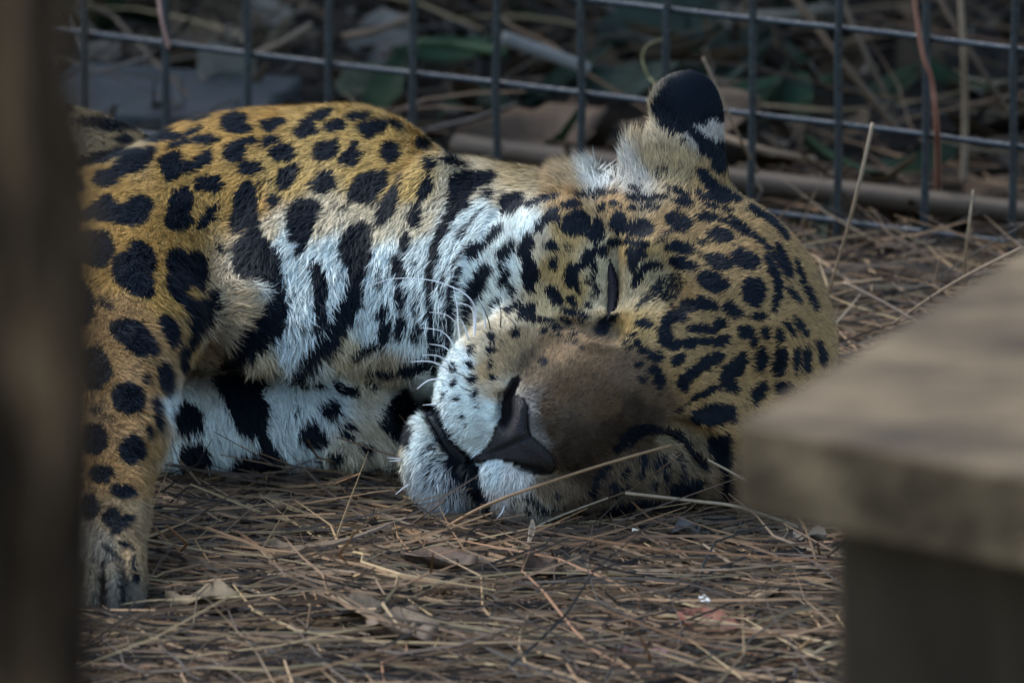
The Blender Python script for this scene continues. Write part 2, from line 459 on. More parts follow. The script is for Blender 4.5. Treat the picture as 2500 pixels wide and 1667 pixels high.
# ---------------------------------------------------------------- coat: markings traced from the photo, as polygons, ellipses and strokes; toe strokes paint the crease shade
FR = {'1': (900, 150, .5102), '2': (900, 650, .5102), '3': (150, 230, .4274), '4': (0, 800, .4783),
      'A': (950, 880, .2551), 'B': (1380, 980, .2126), 'C': (1280, 530, .2126), 'D': (1350, 140, .2551)}
COAT = """
3 e 290 170 190 32 4
3 e 360 258 45 22 0
3 s 46 80,398 200,365 360,315
3 p 470,250 540,205 600,195 680,225 800,180 790,205 700,235 600,260 520,268
3 s 24 745,150 850,115
3 p 180,495 215,440 300,410 350,340 430,310 540,305 510,380 470,420 380,450 300,515 240,522
3 p 560,400 590,345 680,330 690,390 740,380 800,330 860,320 855,380 790,415 700,450 610,500 590,450
3 p 600,310 640,270 760,245 850,232 900,255 880,285 800,285 740,270 670,290
3 p 915,140 970,110 1060,110 1050,165 1100,190 1080,215 1000,215 930,200 910,170
3 p 930,330 945,290 1000,262 1110,250 1100,278 1040,290 1060,340 1020,385 970,395 935,365
3 p 1130,155 1200,145 1285,142 1260,180 1180,205 1150,190
3 e 1190 268 52 24 -22
3 e 1265 332 70 45 -8
3 e 1083 424 62 40 -8
3 p 1240,540 1235,480 1275,420 1340,392 1362,430 1340,490 1290,540
3 e 1393 203 62 32 -12
3 s 50 1375,180 1440,130 1540,95
3 e 1563 180 58 30 -5
3 e 1700 125 60 20 -5
3 p 1700,200 1720,165 1790,150 1870,160 1850,195 1790,235 1735,242
3 e 1910 172 50 16 32
3 p 1440,335 1480,290 1580,252 1570,330 1530,375 1470,380
3 p 1585,370 1620,320 1660,300 1655,275 1695,275 1690,310 1715,350 1690,385 1620,412
3 e 1880 330 56 58 0
3 e 2065 285 45 28 20
3 e 2100 392 32 42 -30
3 e 2230 328 45 20 15
3 e 2240 382 70 20 10
3 e 2145 258 45 12 20
3 p 1420,520 1450,480 1490,435 1540,450 1560,510 1530,555 1470,565
3 p 755,510 790,480 880,465 915,500 905,545 830,555 780,545
3 p 600,700 615,620 650,555 720,535 750,590 740,680 750,730 720,770 650,778 605,750
3 p 785,775 795,700 840,650 885,620 895,680 850,740
3 p 965,780 975,680 1000,570 1030,515 1110,515 1115,600 1135,690 1130,745 1080,760 1050,755 1020,790
3 e 1210 605 32 30 0
3 e 1170 540 50 60 20 .35
3 p 1300,800 1295,700 1310,630 1390,590 1470,610 1475,680 1440,760 1410,840 1355,915 1330,860
3 p 1645,590 1650,530 1700,470 1850,435 1862,490 1840,540 1790,590 1720,620 1670,605
3 p 1800,735 1815,640 1870,570 1890,520 1930,530 1925,580 1900,650 1880,700 1830,742
3 e 1800 600 60 50 -30 .5
3 e 1928 475 20 28 0 .7
3 e 1610 640 20 14 0 .5
3 p 2035,585 2045,510 2085,462 2118,480 2115,550 2075,598
3 e 2020 690 38 58 15
3 e 1968 843 28 58 0
3 e 1920 990 35 72 -8
3 e 1938 1152 28 58 0
3 e 1830 1250 25 42 10
3 e 1935 1320 27 68 8
3 e 2030 1362 32 50 10 .85
3 e 1845 1370 30 72 10
3 s 42 1660,1505 1740,1450 1790,1420
3 e 1815 1070 18 35 0 .55
3 e 2015 1000 15 30 0 .5
3 e 2020 1110 12 25 0 .45
3 s 12 2030,1150 2020,1280 .6
3 p 1600,930 1590,860 1625,780 1690,745 1755,740 1765,830 1755,930 1740,1010 1690,1070 1650,1040 1640,980
3 s 112 1690,1030 1668,1150 1610,1270 1540,1390 1450,1500 1340,1590
3 p 1430,1050 1425,980 1450,955 1500,1010 1520,1090 1510,1200 1510,1290 1470,1330 1440,1335 1455,1250 1450,1150
3 s 30 1370,1330 1440,1350 1500,1400 .6
3 p 1075,770 1130,760 1160,820 1220,880 1255,960 1260,1050 1285,1180 1280,1290 1240,1390 1130,1470 980,1568 900,1568 960,1470 1060,1370 1150,1230 1190,1130 1150,1060 1060,1060 1000,1010 985,930 1000,850 1050,800
3 p 610,1100 605,980 620,910 670,880 715,905 720,970 727,900 770,895 815,930 835,1000 830,1090 790,1110 740,1080 715,1130 700,1195 650,1170 615,1120
3 p 700,1180 760,1160 830,1170 850,1120 900,1120 915,1180 900,1260 850,1320 790,1370 760,1440 735,1480 740,1280 710,1230
3 p 295,990 310,930 380,900 400,845 450,838 520,890 540,960 520,1050 525,1150 440,1150 350,1100 300,1050
3 p 40,830 110,785 200,782 265,800 300,870 290,940 240,985 170,975 100,940 50,900
3 e 915 875 22 25 0 .8
3 e 240 1190 38 18 25 .8
3 p 275,1330 310,1290 390,1285 470,1320 530,1400 555,1470 500,1500 420,1480 350,1420 290,1370
3 p 560,1290 590,1258 640,1300 672,1370 665,1425 630,1440 590,1370
3 e 110 1190 75 120 -10
3 p 100,720 150,640 210,600 290,585 320,625 370,610 440,575 500,590 525,640 500,690 480,745 380,740 250,720 170,715
3 e 70 510 55 45 0
3 e 50 670 55 50 0
4 p 415,150 460,105 510,105 555,170 570,240 540,290 480,310 430,280
4 e 658 358 85 75 15
4 e 850 258 38 75 -8
4 p 780,370 810,365 832,430 825,520 805,500 785,430
4 e 942 160 22 60 0
4 e 752 262 22 20 0 .8
4 e 490 415 22 16 0 .8
4 e 560 465 24 14 10 .4
4 e 762 525 14 30 -15
4 e 675 622 66 72 0
4 e 480 570 65 75 0
4 e 520 745 55 45 0
4 e 630 832 58 34 10
4 e 460 915 45 60 0
4 e 570 965 42 48 15
4 s 46 575,1040 620,995 675,975
4 s 16 620,1095 690,1130
4 s 24 685,1170 694,1300
4 s 20 627,1190 627,1400 .85
4 s 20 527,1200 527,1420 .85
4 s 18 540,1120 600,1170 .8
4 p 880,430 930,385 1000,410 1040,460 1020,520 970,545 920,530 895,480
4 p 925,620 960,585 1030,590 1065,650 1050,760 930,760
4 p 1090,250 1330,250 1345,350 1360,450 1350,550 1310,560 1240,540 1190,470 1170,400 1130,330
4 p 1310,545 1360,540 1400,620 1450,680 1430,740 1310,740 1180,740 1230,660 1320,650 1330,600
4 s 30 1480,275 1640,285
4 e 1772 318 52 24 15
4 e 1910 298 40 25 0 .6
4 e 1698 420 50 50 0
4 e 1520 440 30 20 0 .3
4 p 1530,560 1560,500 1610,480 1660,540 1670,600 1600,612 1560,600
4 p 1960,430 1990,380 2040,350 2070,300 2110,370 2130,420 2060,480 2000,470
4 p 1930,490 2060,475 2100,540 2070,610 1990,540
4 s 18 1740,500 1810,510
4 e 1770 550 30 14 15
4 e 1875 618 30 28 0
4 e 1720 672 40 25 0
4 e 2110 210 80 30 -15
4 s 26 1880,235 2020,240
1 p 420,530 470,525 610,530 600,570 540,600 500,640 470,700 400,760 350,850 325,950 312,1000 302,1100 305,1200 315,1300 325,1500 298,1500 285,1300 278,1150 282,1000 298,900 330,800 370,720 375,640 390,570
1 p 640,640 700,625 745,630 740,680 700,720 650,745 630,700
1 s 28 750,700 820,665 900,640
1 e 580 632 22 22 0
1 p 570,850 600,790 640,790 640,820 590,880 545,910 520,945 475,950 470,900 520,880 555,870
1 s 22 535,715 480,780 430,840 .9
1 s 16 500,870 440,930 385,1010 .8
1 s 30 440,1000 405,1080 385,1150
1 s 18 355,1020 345,1120 .9
1 p 560,975 590,1000 575,1060 540,1120 500,1170 470,1260 445,1220 455,1150 480,1070 520,1000
1 s 34 405,1150 385,1250 370,1400
1 s 30 345,1180 340,1420 .8
1 p 605,945 630,900 690,870 690,920 660,960 640,1005 625,1000 630,950
1 e 648 1050 28 45 25
1 e 683 1100 14 25 15
1 s 14 585,1180 625,1140
1 s 30 655,1195 715,1165
1 p 715,1200 740,1165 790,1158 800,1195 760,1220 725,1240
1 e 773 1022 40 82 -5
1 e 755 895 36 62 15
1 p 800,800 830,740 880,700 915,720 905,765 850,790 820,818
1 e 967 685 46 20 0
1 s 30 1000,640 1090,632 1185,622
1 e 1110 697 26 20 0
1 e 1182 688 23 17 0
1 p 910,780 940,740 1000,710 1050,735 1060,775 1090,740 1120,780 1132,820 1110,865 1070,870 1040,835 980,835 930,820
1 p 1150,780 1170,730 1220,728 1245,775 1290,755 1340,760 1360,800 1330,835 1260,845 1220,830 1180,825 1160,800
1 s 28 1240,650 1350,660
1 s 18 1255,615 1300,610
1 s 22 1300,705 1390,700
1 e 1260 705 22 12 0
1 e 1395 650 30 12 0
1 s 22 1430,610 1530,635
1 e 1502 673 48 24 10
1 e 1485 768 62 44 15
1 e 1612 745 48 24 12
1 e 1690 835 65 34 12
1 e 1487 890 62 28 5
1 e 1500 968 62 32 12
1 e 1675 957 66 38 20
1 e 1800 948 74 46 25
1 e 1643 1055 82 48 22
1 e 1845 1100 56 70 -10
1 e 875 887 30 22 0
1 e 882 968 18 32 15
1 e 955 892 12 16 0 .6
1 p 845,1095 880,1080 915,1110 925,1165 890,1165 860,1130
1 s 26 920,1185 990,1205 1055,1225
1 s 24 750,1230 820,1235 890,1245
1 s 36 1820,700 1920,750 2000,840
1 s 28 1730,740 1830,820 1910,890 1980,980 2010,1040
1 s 24 1650,740 1720,770 1800,820
1 s 42 1900,930 1940,1010 1960,1100 1940,1190
1 s 34 1960,880 2000,970 2020,1030
1 s 26 2050,950 2075,1030 2085,1100
1 s 30 2010,1090 2060,1140
1 s 30 2100,1080 2150,1180
1 s 20 1600,680 1680,700 1740,715
1 e 1425 825 22 12 0 .8
1 e 1595 862 30 14 0 .8
1 e 1585 925 24 12 10 .7
1 e 1400 855 16 9 0 .6
D p 950,480 1000,370 1080,260 1200,170 1330,115 1480,110 1600,150 1680,280 1690,400 1680,560 1620,640 1540,590 1450,640 1350,640 1300,650 1330,690 1180,730 1090,700 1000,620
D p 1300,660 1400,720 1500,790 1640,830 1700,850 1700,960 1640,1120 1540,1080 1500,980 1400,920 1380,830 1300,740
D p 1370,1090 1440,1060 1520,1150 1640,1240 1810,1350 1680,1390 1480,1370 1380,1330 1370,1270 1470,1290
D e 1040 1110 70 50 -40 .6
D e 1250 820 40 24 0 .6
C p 450,740 480,640 530,540 650,520 690,420 780,360 930,350 960,400 940,470 860,440 800,470 830,560 840,640 800,660 770,580 680,610 620,680 630,800 650,900 600,870 560,820 480,790
C s 50 800,700 800,800 790,930 .8
C p 960,300 1050,260 1130,280 1300,270 1440,320 1400,350 1250,350 1130,320 1020,350 960,345
C p 1160,400 1260,370 1410,430 1380,480 1310,520 1280,620 1230,640 1200,560
C p 1230,780 1240,680 1340,590 1420,530 1500,510 1580,560 1580,610 1460,610 1400,640 1350,700 1280,800
C p 1270,1050 1320,950 1400,850 1480,760 1580,690 1700,650 1800,700 1810,790 1760,880 1680,950 1560,950 1450,960 1360,1010 .82
C e 540 970 60 50 20
C e 720 1010 45 30 10
C e 730 740 30 30 0 .8
C e 810 850 40 60 20 .8
C s 40 430,1060 540,1100 740,1160
C e 490 1200 60 36 15
C e 660 1215 50 22 10 .8
C e 360 1270 60 34 10
C e 210 1300 36 24 0
C e 570 1330 50 22 5 .8
C e 520 1425 60 22 0 .8
C e 370 1360 50 26 0 .5
C e 670 1500 30 20 0 .7
C p 880,1180 940,1140 1040,1100 1060,1150 990,1230 960,1300 860,1360 790,1290 820,1250
C e 1380 1235 80 50 0
C e 1240 1355 50 34 0
C e 1160 1420 40 20 0 .9
C e 1300 1470 50 36 30
C e 1380 1530 50 36 20
2 p 1485,195 1510,160 1560,165 1590,145 1640,160 1675,195 1660,215 1600,210 1540,215 1500,210
2 p 1695,195 1720,165 1770,195 1795,235 1740,245 1705,225
2 e 1680 270 34 26 0
2 e 1862 238 38 22 0
2 p 1380,330 1390,260 1430,210 1490,190 1530,230 1510,265 1460,270 1450,320 1470,350 1560,340 1640,345 1720,335 1725,365 1670,385 1600,375 1540,385 1460,400 1400,380
2 s 40 1535,300 1600,300 1670,310
2 e 1805 318 40 30 0
2 e 1845 365 25 27 0
2 e 1900 320 20 30 0
2 e 1965 328 20 34 0
2 s 26 1995,265 2040,330
2 s 28 2045,250 2095,330
2 e 1877 450 30 58 8
2 e 1968 458 38 68 8
2 e 2053 450 20 58 0
2 e 2102 450 19 70 0
2 s 34 2155,360 2185,470
2 e 1373 433 34 24 0
2 e 1485 445 38 22 -35
2 p 1490,590 1470,560 1500,510 1570,470 1620,430 1680,408 1695,430 1660,480 1590,520 1540,560 1520,600
2 s 34 1550,635 1620,600 1680,570
2 p 1680,545 1690,500 1740,440 1800,405 1815,440 1790,510 1755,540 1775,580 1770,610 1720,600 1690,570
2 e 1870 610 30 60 30
2 e 1985 580 42 28 -10
2 e 1365 500 28 22 0
2 e 1395 545 28 36 0
2 e 1255 330 20 12 0
2 e 1245 385 16 10 0 .8
2 e 1315 405 26 18 20
2 e 1290 470 24 14 0
2 e 1310 545 20 14 0 .8
2 s 24 1285,275 1355,280
2 s 16 1480,700 1530,655
2 p 1530,720 1570,680 1640,665 1740,665 1760,700 1740,750 1640,760 1560,750
2 e 835 455 16 18 0
2 e 700 320 22 18 0
2 e 960 355 20 8 0 .7
2 e 490 405 16 24 0
2 e 485 475 16 18 0
2 e 495 548 20 22 0
2 e 512 612 16 16 0
2 e 590 345 18 20 0
2 e 588 405 20 20 0
2 e 583 475 18 18 0
2 e 593 532 12 14 0
2 e 405 490 14 22 0
2 e 405 555 16 14 0
2 e 415 635 12 14 0
2 e 440 715 9 9 0
2 e 518 670 9 9 0 .7
2 e 460 770 7 6 0 .6
2 e 355 620 8 14 0
2 e 905 1105 18 12 0 .85
2 e 795 1130 20 12 0 .85
2 e 765 1110 14 9 0 .8
2 e 830 1170 24 14 0 .85
2 e 760 1172 14 10 0 .85
2 e 690 1155 14 10 0 .8
2 e 700 1110 12 8 0 .6
2 e 880 1160 14 9 0 .6
A p 300,880 420,800 560,850 700,1150 640,1380 450,1250 320,1080 .32
A p 320,420 400,400 470,480 520,620 600,760 690,860 790,930 960,830 1020,840 850,960 840,1080 880,1200 920,1320 960,1420 940,1480 880,1400 800,1330 720,1200 620,1130 560,1010 540,900 470,780 400,640 340,520
B p 560,560 650,400 780,300 950,260 1090,300 1210,330 1330,350 1400,430 1480,560 1600,660 1640,780 1560,740 1440,600 1350,500 1210,390 1090,370 980,390 860,430 760,520 640,600 .95
B s 60 680,880 720,760
B s 66 870,880 920,740 900,600
B s 50 1050,780 1070,640
B s 60 1170,900 1150,750 1160,640 .9
B s 70 1390,900 1350,700 1290,600 .7
B e 550 970 50 50 0
B e 1030 950 40 44 0
B s 60 530,1100 720,990
B s 70 330,1100 380,880 560,700 .8
B p 1640,460 1780,380 1900,400 1920,700 1860,900 1780,760 1700,640
B p 1200,960 1400,920 1600,900 1560,1000 1450,1080 1250,1090
B p 1800,900 1900,900 1950,1100 1820,1120
B s 90 250,1400 600,1250 900,1180 1300,1200
"""
def cr_xy(fr, x, y):
    ox, oy, s = FR[fr]
    return ox + s * x, oy + s * y
SPOTS = []
for ln in COAT.strip().splitlines():
    q = ln.split()
    fr, kd, rest = q[0], q[1], q[2:]
    s = FR[fr][2]
    st = 1.0
    if kd == 'e':
        v = list(map(float, rest))
        if len(v) > 5:
            st = v[5]
        cx, cy = cr_xy(fr, v[0], v[1])
        SPOTS.append(('e', (cx, cy, v[2] * s, v[3] * s, rad(v[4])), st))
    else:
        if ',' not in rest[-1]:
            st = float(rest.pop())
        wd = float(rest.pop(0)) * s if kd == 's' else 0
        pts = [cr_xy(fr, *map(float, t.split(','))) for t in rest]
        SPOTS.append((kd, (smooth_line(pts, 5, kd == 'p'), wd), st))
# the flank beyond the frame carries the same kind of rosettes
_r = random.Random(5)
for gx in range(-700, 150, 105):
    for gy in range(290, 1060, 95):
        SPOTS.append(('e', (gx + _r.uniform(-25, 25), gy + _r.uniform(-25, 25), _r.uniform(26, 44), _r.uniform(20, 34), _r.uniform(-1, 1)), 1.0))

def seg_dist(P, a, b):
    ba = b - a
    t = np.clip(((P - a) @ ba) / (ba @ ba + 1e-9), 0, 1)
    return np.linalg.norm(P - a - t[:, None] * ba, axis=1)
def poly_sd(P, poly):
    d = np.full(len(P), 1e9)
    ins = np.zeros(len(P), bool)
    n = len(poly)
    for i in range(n):
        a, b = poly[i], poly[(i + 1) % n]
        d = np.minimum(d, seg_dist(P, a, b))
        c = (a[1] > P[:, 1]) != (b[1] > P[:, 1])
        if c.any():
            xi = (b[0] - a[0]) * (P[:, 1] - a[1]) / (b[1] - a[1] + 1e-12) + a[0]
            ins ^= c & (P[:, 0] < xi)
    return np.where(ins, -d, d)
def marking(P, soft=5.0):
    """how black the coat is at photo points P (n,2)"""
    out = np.zeros(len(P))
    for kd, q, st in SPOTS:
        if kd == 'e':
            cx, cy, a, b, an = q
            m = (abs(P[:, 0] - cx) < max(a, b) + 14) & (abs(P[:, 1] - cy) < max(a, b) + 14)
            ix = np.nonzero(m)[0]
            if not len(ix):
                continue
            x, y = P[ix, 0] - cx, P[ix, 1] - cy
            u, v = x * math.cos(an) + y * math.sin(an), -x * math.sin(an) + y * math.cos(an)
            k = np.sqrt((u / a) ** 2 + (v / b) ** 2)
            d = (k - 1) * min(a, b)
        else:
            L, wd = q
            lo, hi = L.min(0) - wd / 2 - 14, L.max(0) + wd / 2 + 14
            ix = np.nonzero((P > lo).all(1) & (P < hi).all(1))[0]
            if not len(ix):
                continue
            if kd == 'p':
                d = poly_sd(P[ix], L)
            else:
                d = np.full(len(ix), 1e9)
                n = len(L) - 1
                for i in range(n):
                    tp = 1 - 0.55 * abs((i + .5) / n * 2 - 1) ** 3
                    d = np.minimum(d, seg_dist(P[ix], L[i], L[i + 1]) - wd / 2 * tp)
        a_ = np.clip(0.5 - (d - np.where(P[ix, 0] < 1050, 3.4, 2.3)) / (2 * soft), 0, 1) * st
        out[ix] = np.maximum(out[ix], a_)
    return out

# ground colour of the coat: control points in the photo, albedo with some facial shade mixed in
T = (.52, .315, .088); T2 = (.56, .38, .125); Wh = (.73, .82, .775); Cr = (.66, .56, .37); L1 = (.42, .255, .10); L2 = (.37, .27, .145)
Hd = (.41, .262, .11); H2 = (.51, .35, .138); Nb = (.115, .073, .037); N2 = (.046, .032, .022)  # Nb, N2: brown bridge fur, darkened further for shade
BASE = [(200, 310, (.42, .34, .20)), (300, 320, (.40, .31, .17)), (250, 470, T), (450, 380, T), (600, 300, T), (800, 320, T2), (950, 350, T2), (420, 560, T), (560, 480, T), (700, 430, T2),
    (900, 420, T2), (990, 450, T2), (1010, 540, Cr), (770, 540, Cr), (800, 620, Wh), (700, 690, Wh), (760, 800, Wh), (700, 850, Wh), (900, 560, Cr), (930, 640, Wh), (960, 740, Wh), (900, 800, Wh),
    (980, 830, Wh), (850, 860, Cr), (950, 890, (.48, .38, .25)), (660, 570, Cr), (610, 500, T), (690, 590, Wh), (580, 760, (.56, .44, .27)), (540, 820, (.5, .4, .27)), (640, 880, Cr), (300, 650, T), (420, 720, T), (330, 600, T),
    (300, 780, L1), (250, 900, L1), (440, 830, L1), (330, 1000, L1), (385, 940, L1), (385, 1020, L1), (370, 1090, L1), (352, 1180, L1), (345, 1260, L2), (280, 1150, L1), (300, 1260, L2), (330, 1350, L2), (250, 1400, (.24, .21, .15)), (280, 1450, (.20, .18, .14)), (230, 1340, (.28, .25, .19)),
    (420, 1000, Wh), (520, 1080, Wh), (700, 980, Wh), (800, 960, Wh), (900, 930, Cr), (950, 1080, Cr), (880, 1130, Cr), (700, 1100, Wh), (450, 1120, Wh),
    (1130, 560, Wh), (1080, 700, Wh), (1150, 640, Wh), (1040, 620, Wh), (1250, 430, (.60, .48, .27)), (1380, 430, (.55, .42, .24)), (1140, 460, Cr), (1180, 520, Wh), (1230, 480, Cr), (1060, 850, Wh),
    (1230, 640, Wh), (1200, 720, Wh), (1270, 560, Wh), (1300, 610, Cr), (1350, 650, H2), (1330, 740, (.58, .46, .25)), (1250, 780, Cr), (1390, 560, H2), (1400, 720, H2), (1380, 480, Hd), (1462, 640, (.62, .52, .32)), (1460, 740, (.62, .5, .3)),
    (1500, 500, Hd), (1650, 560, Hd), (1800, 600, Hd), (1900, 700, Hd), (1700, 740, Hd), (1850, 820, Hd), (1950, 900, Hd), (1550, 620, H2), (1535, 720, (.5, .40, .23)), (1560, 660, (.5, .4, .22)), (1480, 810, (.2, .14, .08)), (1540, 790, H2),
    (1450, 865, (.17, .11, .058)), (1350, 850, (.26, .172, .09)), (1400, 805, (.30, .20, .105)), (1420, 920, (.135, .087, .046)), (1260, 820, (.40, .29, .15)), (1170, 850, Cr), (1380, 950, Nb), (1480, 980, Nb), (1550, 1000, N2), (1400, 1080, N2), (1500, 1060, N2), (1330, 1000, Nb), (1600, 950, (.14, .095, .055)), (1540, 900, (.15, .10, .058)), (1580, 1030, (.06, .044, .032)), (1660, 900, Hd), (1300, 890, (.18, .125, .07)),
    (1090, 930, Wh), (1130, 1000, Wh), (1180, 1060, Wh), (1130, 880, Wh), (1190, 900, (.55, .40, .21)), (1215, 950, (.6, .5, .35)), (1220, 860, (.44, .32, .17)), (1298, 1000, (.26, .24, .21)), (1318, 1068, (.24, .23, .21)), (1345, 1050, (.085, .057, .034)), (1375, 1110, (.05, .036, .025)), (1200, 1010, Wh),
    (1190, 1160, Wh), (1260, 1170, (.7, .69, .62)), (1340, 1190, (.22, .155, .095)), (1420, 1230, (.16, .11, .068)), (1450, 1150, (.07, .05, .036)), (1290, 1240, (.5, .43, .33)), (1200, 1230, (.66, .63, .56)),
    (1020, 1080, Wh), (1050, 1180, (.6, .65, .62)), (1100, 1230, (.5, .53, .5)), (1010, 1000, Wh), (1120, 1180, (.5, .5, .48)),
    (1650, 1078, (.27, .21, .125)), (1690, 1110, (.20, .15, .09)), (1600, 1180, (.15, .108, .062)), (1560, 1100, (.09, .064, .04)), (1660, 1180, (.12, .086, .05)), (1580, 1230, (.10, .072, .045)), (1750, 1150, (.27, .19, .11)), (1520, 1150, (.13, .092, .055)), (1740, 1010, Hd), (1850, 1050, Hd),  # lower cheek and lower eye, darkened to hold the shadow there
    (1600, 380, (.46, .35, .19)), (1580, 330, (.5, .4, .25)), (1515, 395, (.56, .53, .45)), (1455, 420, (.62, .64, .58)), (1540, 430, (.6, .56, .46)), (1660, 410, (.44, .33, .17)), (1730, 318, (.50, .46, .40)), (1720, 440, Hd), (1700, 230, (.03, .03, .03))]
_bp = np.array([b[:2] for b in BASE], float)
_bc = np.array([b[2] for b in BASE], float)
BLACK = np.array((.004, .009, .016))  # black fur, tinted blue for the sheen of skylight
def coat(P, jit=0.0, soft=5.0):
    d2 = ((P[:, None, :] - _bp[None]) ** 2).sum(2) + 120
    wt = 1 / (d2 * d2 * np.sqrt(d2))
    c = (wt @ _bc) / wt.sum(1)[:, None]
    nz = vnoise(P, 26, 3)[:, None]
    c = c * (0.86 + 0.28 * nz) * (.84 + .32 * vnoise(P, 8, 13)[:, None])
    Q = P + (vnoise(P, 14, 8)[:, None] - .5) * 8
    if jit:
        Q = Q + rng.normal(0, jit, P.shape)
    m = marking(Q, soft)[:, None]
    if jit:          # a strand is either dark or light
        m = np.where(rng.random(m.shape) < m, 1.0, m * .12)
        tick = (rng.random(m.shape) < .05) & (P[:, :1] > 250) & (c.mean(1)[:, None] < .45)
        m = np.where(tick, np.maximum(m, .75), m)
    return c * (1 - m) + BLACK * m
def coat_chunk(P, **k):
    return np.vstack([coat(P[i:i + 20000], **k) for i in range(0, len(P), 20000)])

# fur: (x, y, flow dx, dy, length px, lift deg)
FUR = [(300, 450, -.5, .6, 34, 22), (600, 350, -.6, .5, 34, 22), (900, 350, -.6, .6, 34, 22), (500, 560, -.4, .8, 38, 24), (700, 480, -.3, .9, 40, 25), (950, 480, -.3, .9, 40, 25),
    (780, 620, -.2, 1, 62, 28), (700, 760, .5, .8, 80, 32), (760, 860, .3, 1, 85, 28), (580, 780, .8, -.2, 85, 34), (540, 860, .6, .5, 80, 30), (900, 700, -.1, 1, 55, 26), (950, 860, -.2, 1, 50, 28), (640, 880, .4, .9, 80, 28),
    (1050, 620, -.35, .9, 50, 26), (1150, 520, -.4, .8, 48, 26), (1300, 430, -.6, .4, 40, 24), (1070, 800, -.1, 1, 50, 26),
    (300, 700, -.2, 1, 28, 26), (280, 900, 0, 1, 24, 30), (420, 860, .4, .8, 30, 34), (280, 1150, .1, 1, 24, 30), (300, 1400, 0, 1, 22, 26),
    (450, 1010, .3, .9, 58, 28), (700, 1000, .3, .9, 52, 28), (900, 1000, .5, .6, 44, 28), (930, 1090, .3, .9, 48, 30), (600, 1110, .2, 1, 55, 28),
    (1240, 640, -.5, -.7, 46, 26), (1200, 740, -.5, -.6, 42, 28), (1300, 560, -.1, -1, 36, 24), (1350, 680, -.1, -1, 28, 22), (1400, 540, 0, -1, 28, 22), (1500, 500, .1, -1, 26, 22), (1420, 720, -.1, -1, 22, 22),
    (1600, 560, .5, -.85, 28, 22), (1750, 580, .8, -.5, 28, 22), (1900, 680, .9, .1, 30, 22), (1700, 740, .9, -.3, 26, 22), (1580, 760, .8, -.5, 24, 24), (1850, 850, .95, .1, 28, 22), (1980, 880, .8, .4, 34, 24), (1540, 700, .1, -1, 28, 30),
    (1450, 870, .7, -.6, 18, 24), (1350, 850, .3, -.8, 18, 26), (1250, 830, -.3, -.8, 20, 28), (1400, 980, .85, -.4, 18, 24), (1520, 980, .9, -.35, 20, 22), (1440, 1090, .8, .2, 20, 24), (1310, 1010, .9, -.3, 22, 34), (1650, 900, .9, -.2, 24, 22),
    (1140, 880, -.7, -.5, 24, 26), (1100, 960, -.9, .1, 26, 26), (1160, 1020, -.8, .4, 30, 26), (1200, 940, -.6, -.3, 22, 26), (1150, 1080, -.7, .6, 30, 26),
    (1200, 1160, -.2, .9, 34, 26), (1280, 1190, .2, .9, 32, 26), (1380, 1220, .5, .8, 28, 26), (1020, 1060, -.8, .5, 34, 26), (1040, 1160, -.6, .8, 44, 28), (1110, 1200, -.2, 1, 48, 28), (1010, 1000, -.9, -.4, 34, 30),
    (1600, 1180, .3, .9, 46, 28), (1680, 1080, .7, .6, 36, 26), (1760, 1130, .8, .5, 46, 28), (1500, 1160, .4, .8, 30, 26), (1800, 1000, .9, .4, 34, 24),
    (1470, 425, -.55, -.8, 150, 40), (1520, 380, -.5, -.85, 120, 38), (1445, 445, -.6, -.7, 110, 38), (1590, 330, -.3, -1, 44, 26), (1620, 420, 0, -1, 44, 28), (1690, 240, .1, -1, 12, 14), (1690, 320, .3, -.9, 26, 24), (1720, 430, .3, -.8, 30, 22), (1550, 440, -.2, -1, 55, 34)]
_fp = np.array([b[:2] for b in FUR], float)
_fd = np.array([b[2:] for b in FUR], float)
def fur_field(P):
    out = np.empty((len(P), 4))
    for i in range(0, len(P), 30000):
        d2 = ((P[i:i + 30000, None, :] - _fp[None]) ** 2).sum(2) + 400
        wt = 1 / (d2 * d2)
        out[i:i + 30000] = (wt @ _fd) / wt.sum(1)[:, None]
    return out

NOSE = smooth_line([cr_xy('A', *q) for q in ((1235, 150), (1255, 215), (1195, 325), (1270, 350), (1318, 430), (1325, 560), (1340, 680), (1400, 755), (1485, 830), (1560, 920), (1585, 1010), (1545, 1075), (1400, 1085), (1250, 1015), (1100, 960), (1000, 935), (900, 965), (800, 940), (880, 890), (960, 800), (1010, 680), (1035, 610), (1068, 540), (1080, 440), (1100, 330), (1140, 240), (1185, 170))], 4, True)
LID = smooth_line([cr_xy('C', *q) for q in ((985, 470), (1010, 540), (1045, 640), (1075, 760), (1080, 880), (1060, 1000), (1040, 1090), (990, 1180), (930, 1180), (960, 1080), (965, 960), (955, 850), (950, 720), (965, 600), (970, 500))], 4, True)
LID2 = smooth_line([cr_xy('B', *q) for q in ((1040, 330), (1200, 340), (1310, 380), (1400, 470), (1490, 580), (1590, 680), (1570, 720), (1460, 620), (1370, 510), (1270, 420), (1160, 370), (1050, 355))], 4, True)
LIP = smooth_line([cr_xy('A', *q) for q in ((340, 440), (400, 430), (450, 500), (500, 610), (590, 760), (670, 850), (740, 960), (690, 980), (620, 930), (560, 850), (480, 720), (400, 590), (350, 510))], 4, True)

FUR_M = mat_attr('fur', 0.6, 0.16)
SKIN_M = mat_attr('fur_undercoat', 0.8, 0.1)
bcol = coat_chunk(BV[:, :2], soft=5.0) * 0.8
_nz = (poly_sd(BV[:, :2], NOSE) < 2) & (BV[:, 2] > 60)
bcol[_nz] = (.02, .017, .017)
_q = BQ[:, ::-1] if _inside <= 0.5 else BQ
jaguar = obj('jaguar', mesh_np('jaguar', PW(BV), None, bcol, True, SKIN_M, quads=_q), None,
             'sleeping spotted jaguar lying on its side with its cheek on the pine straw', 'jaguar')

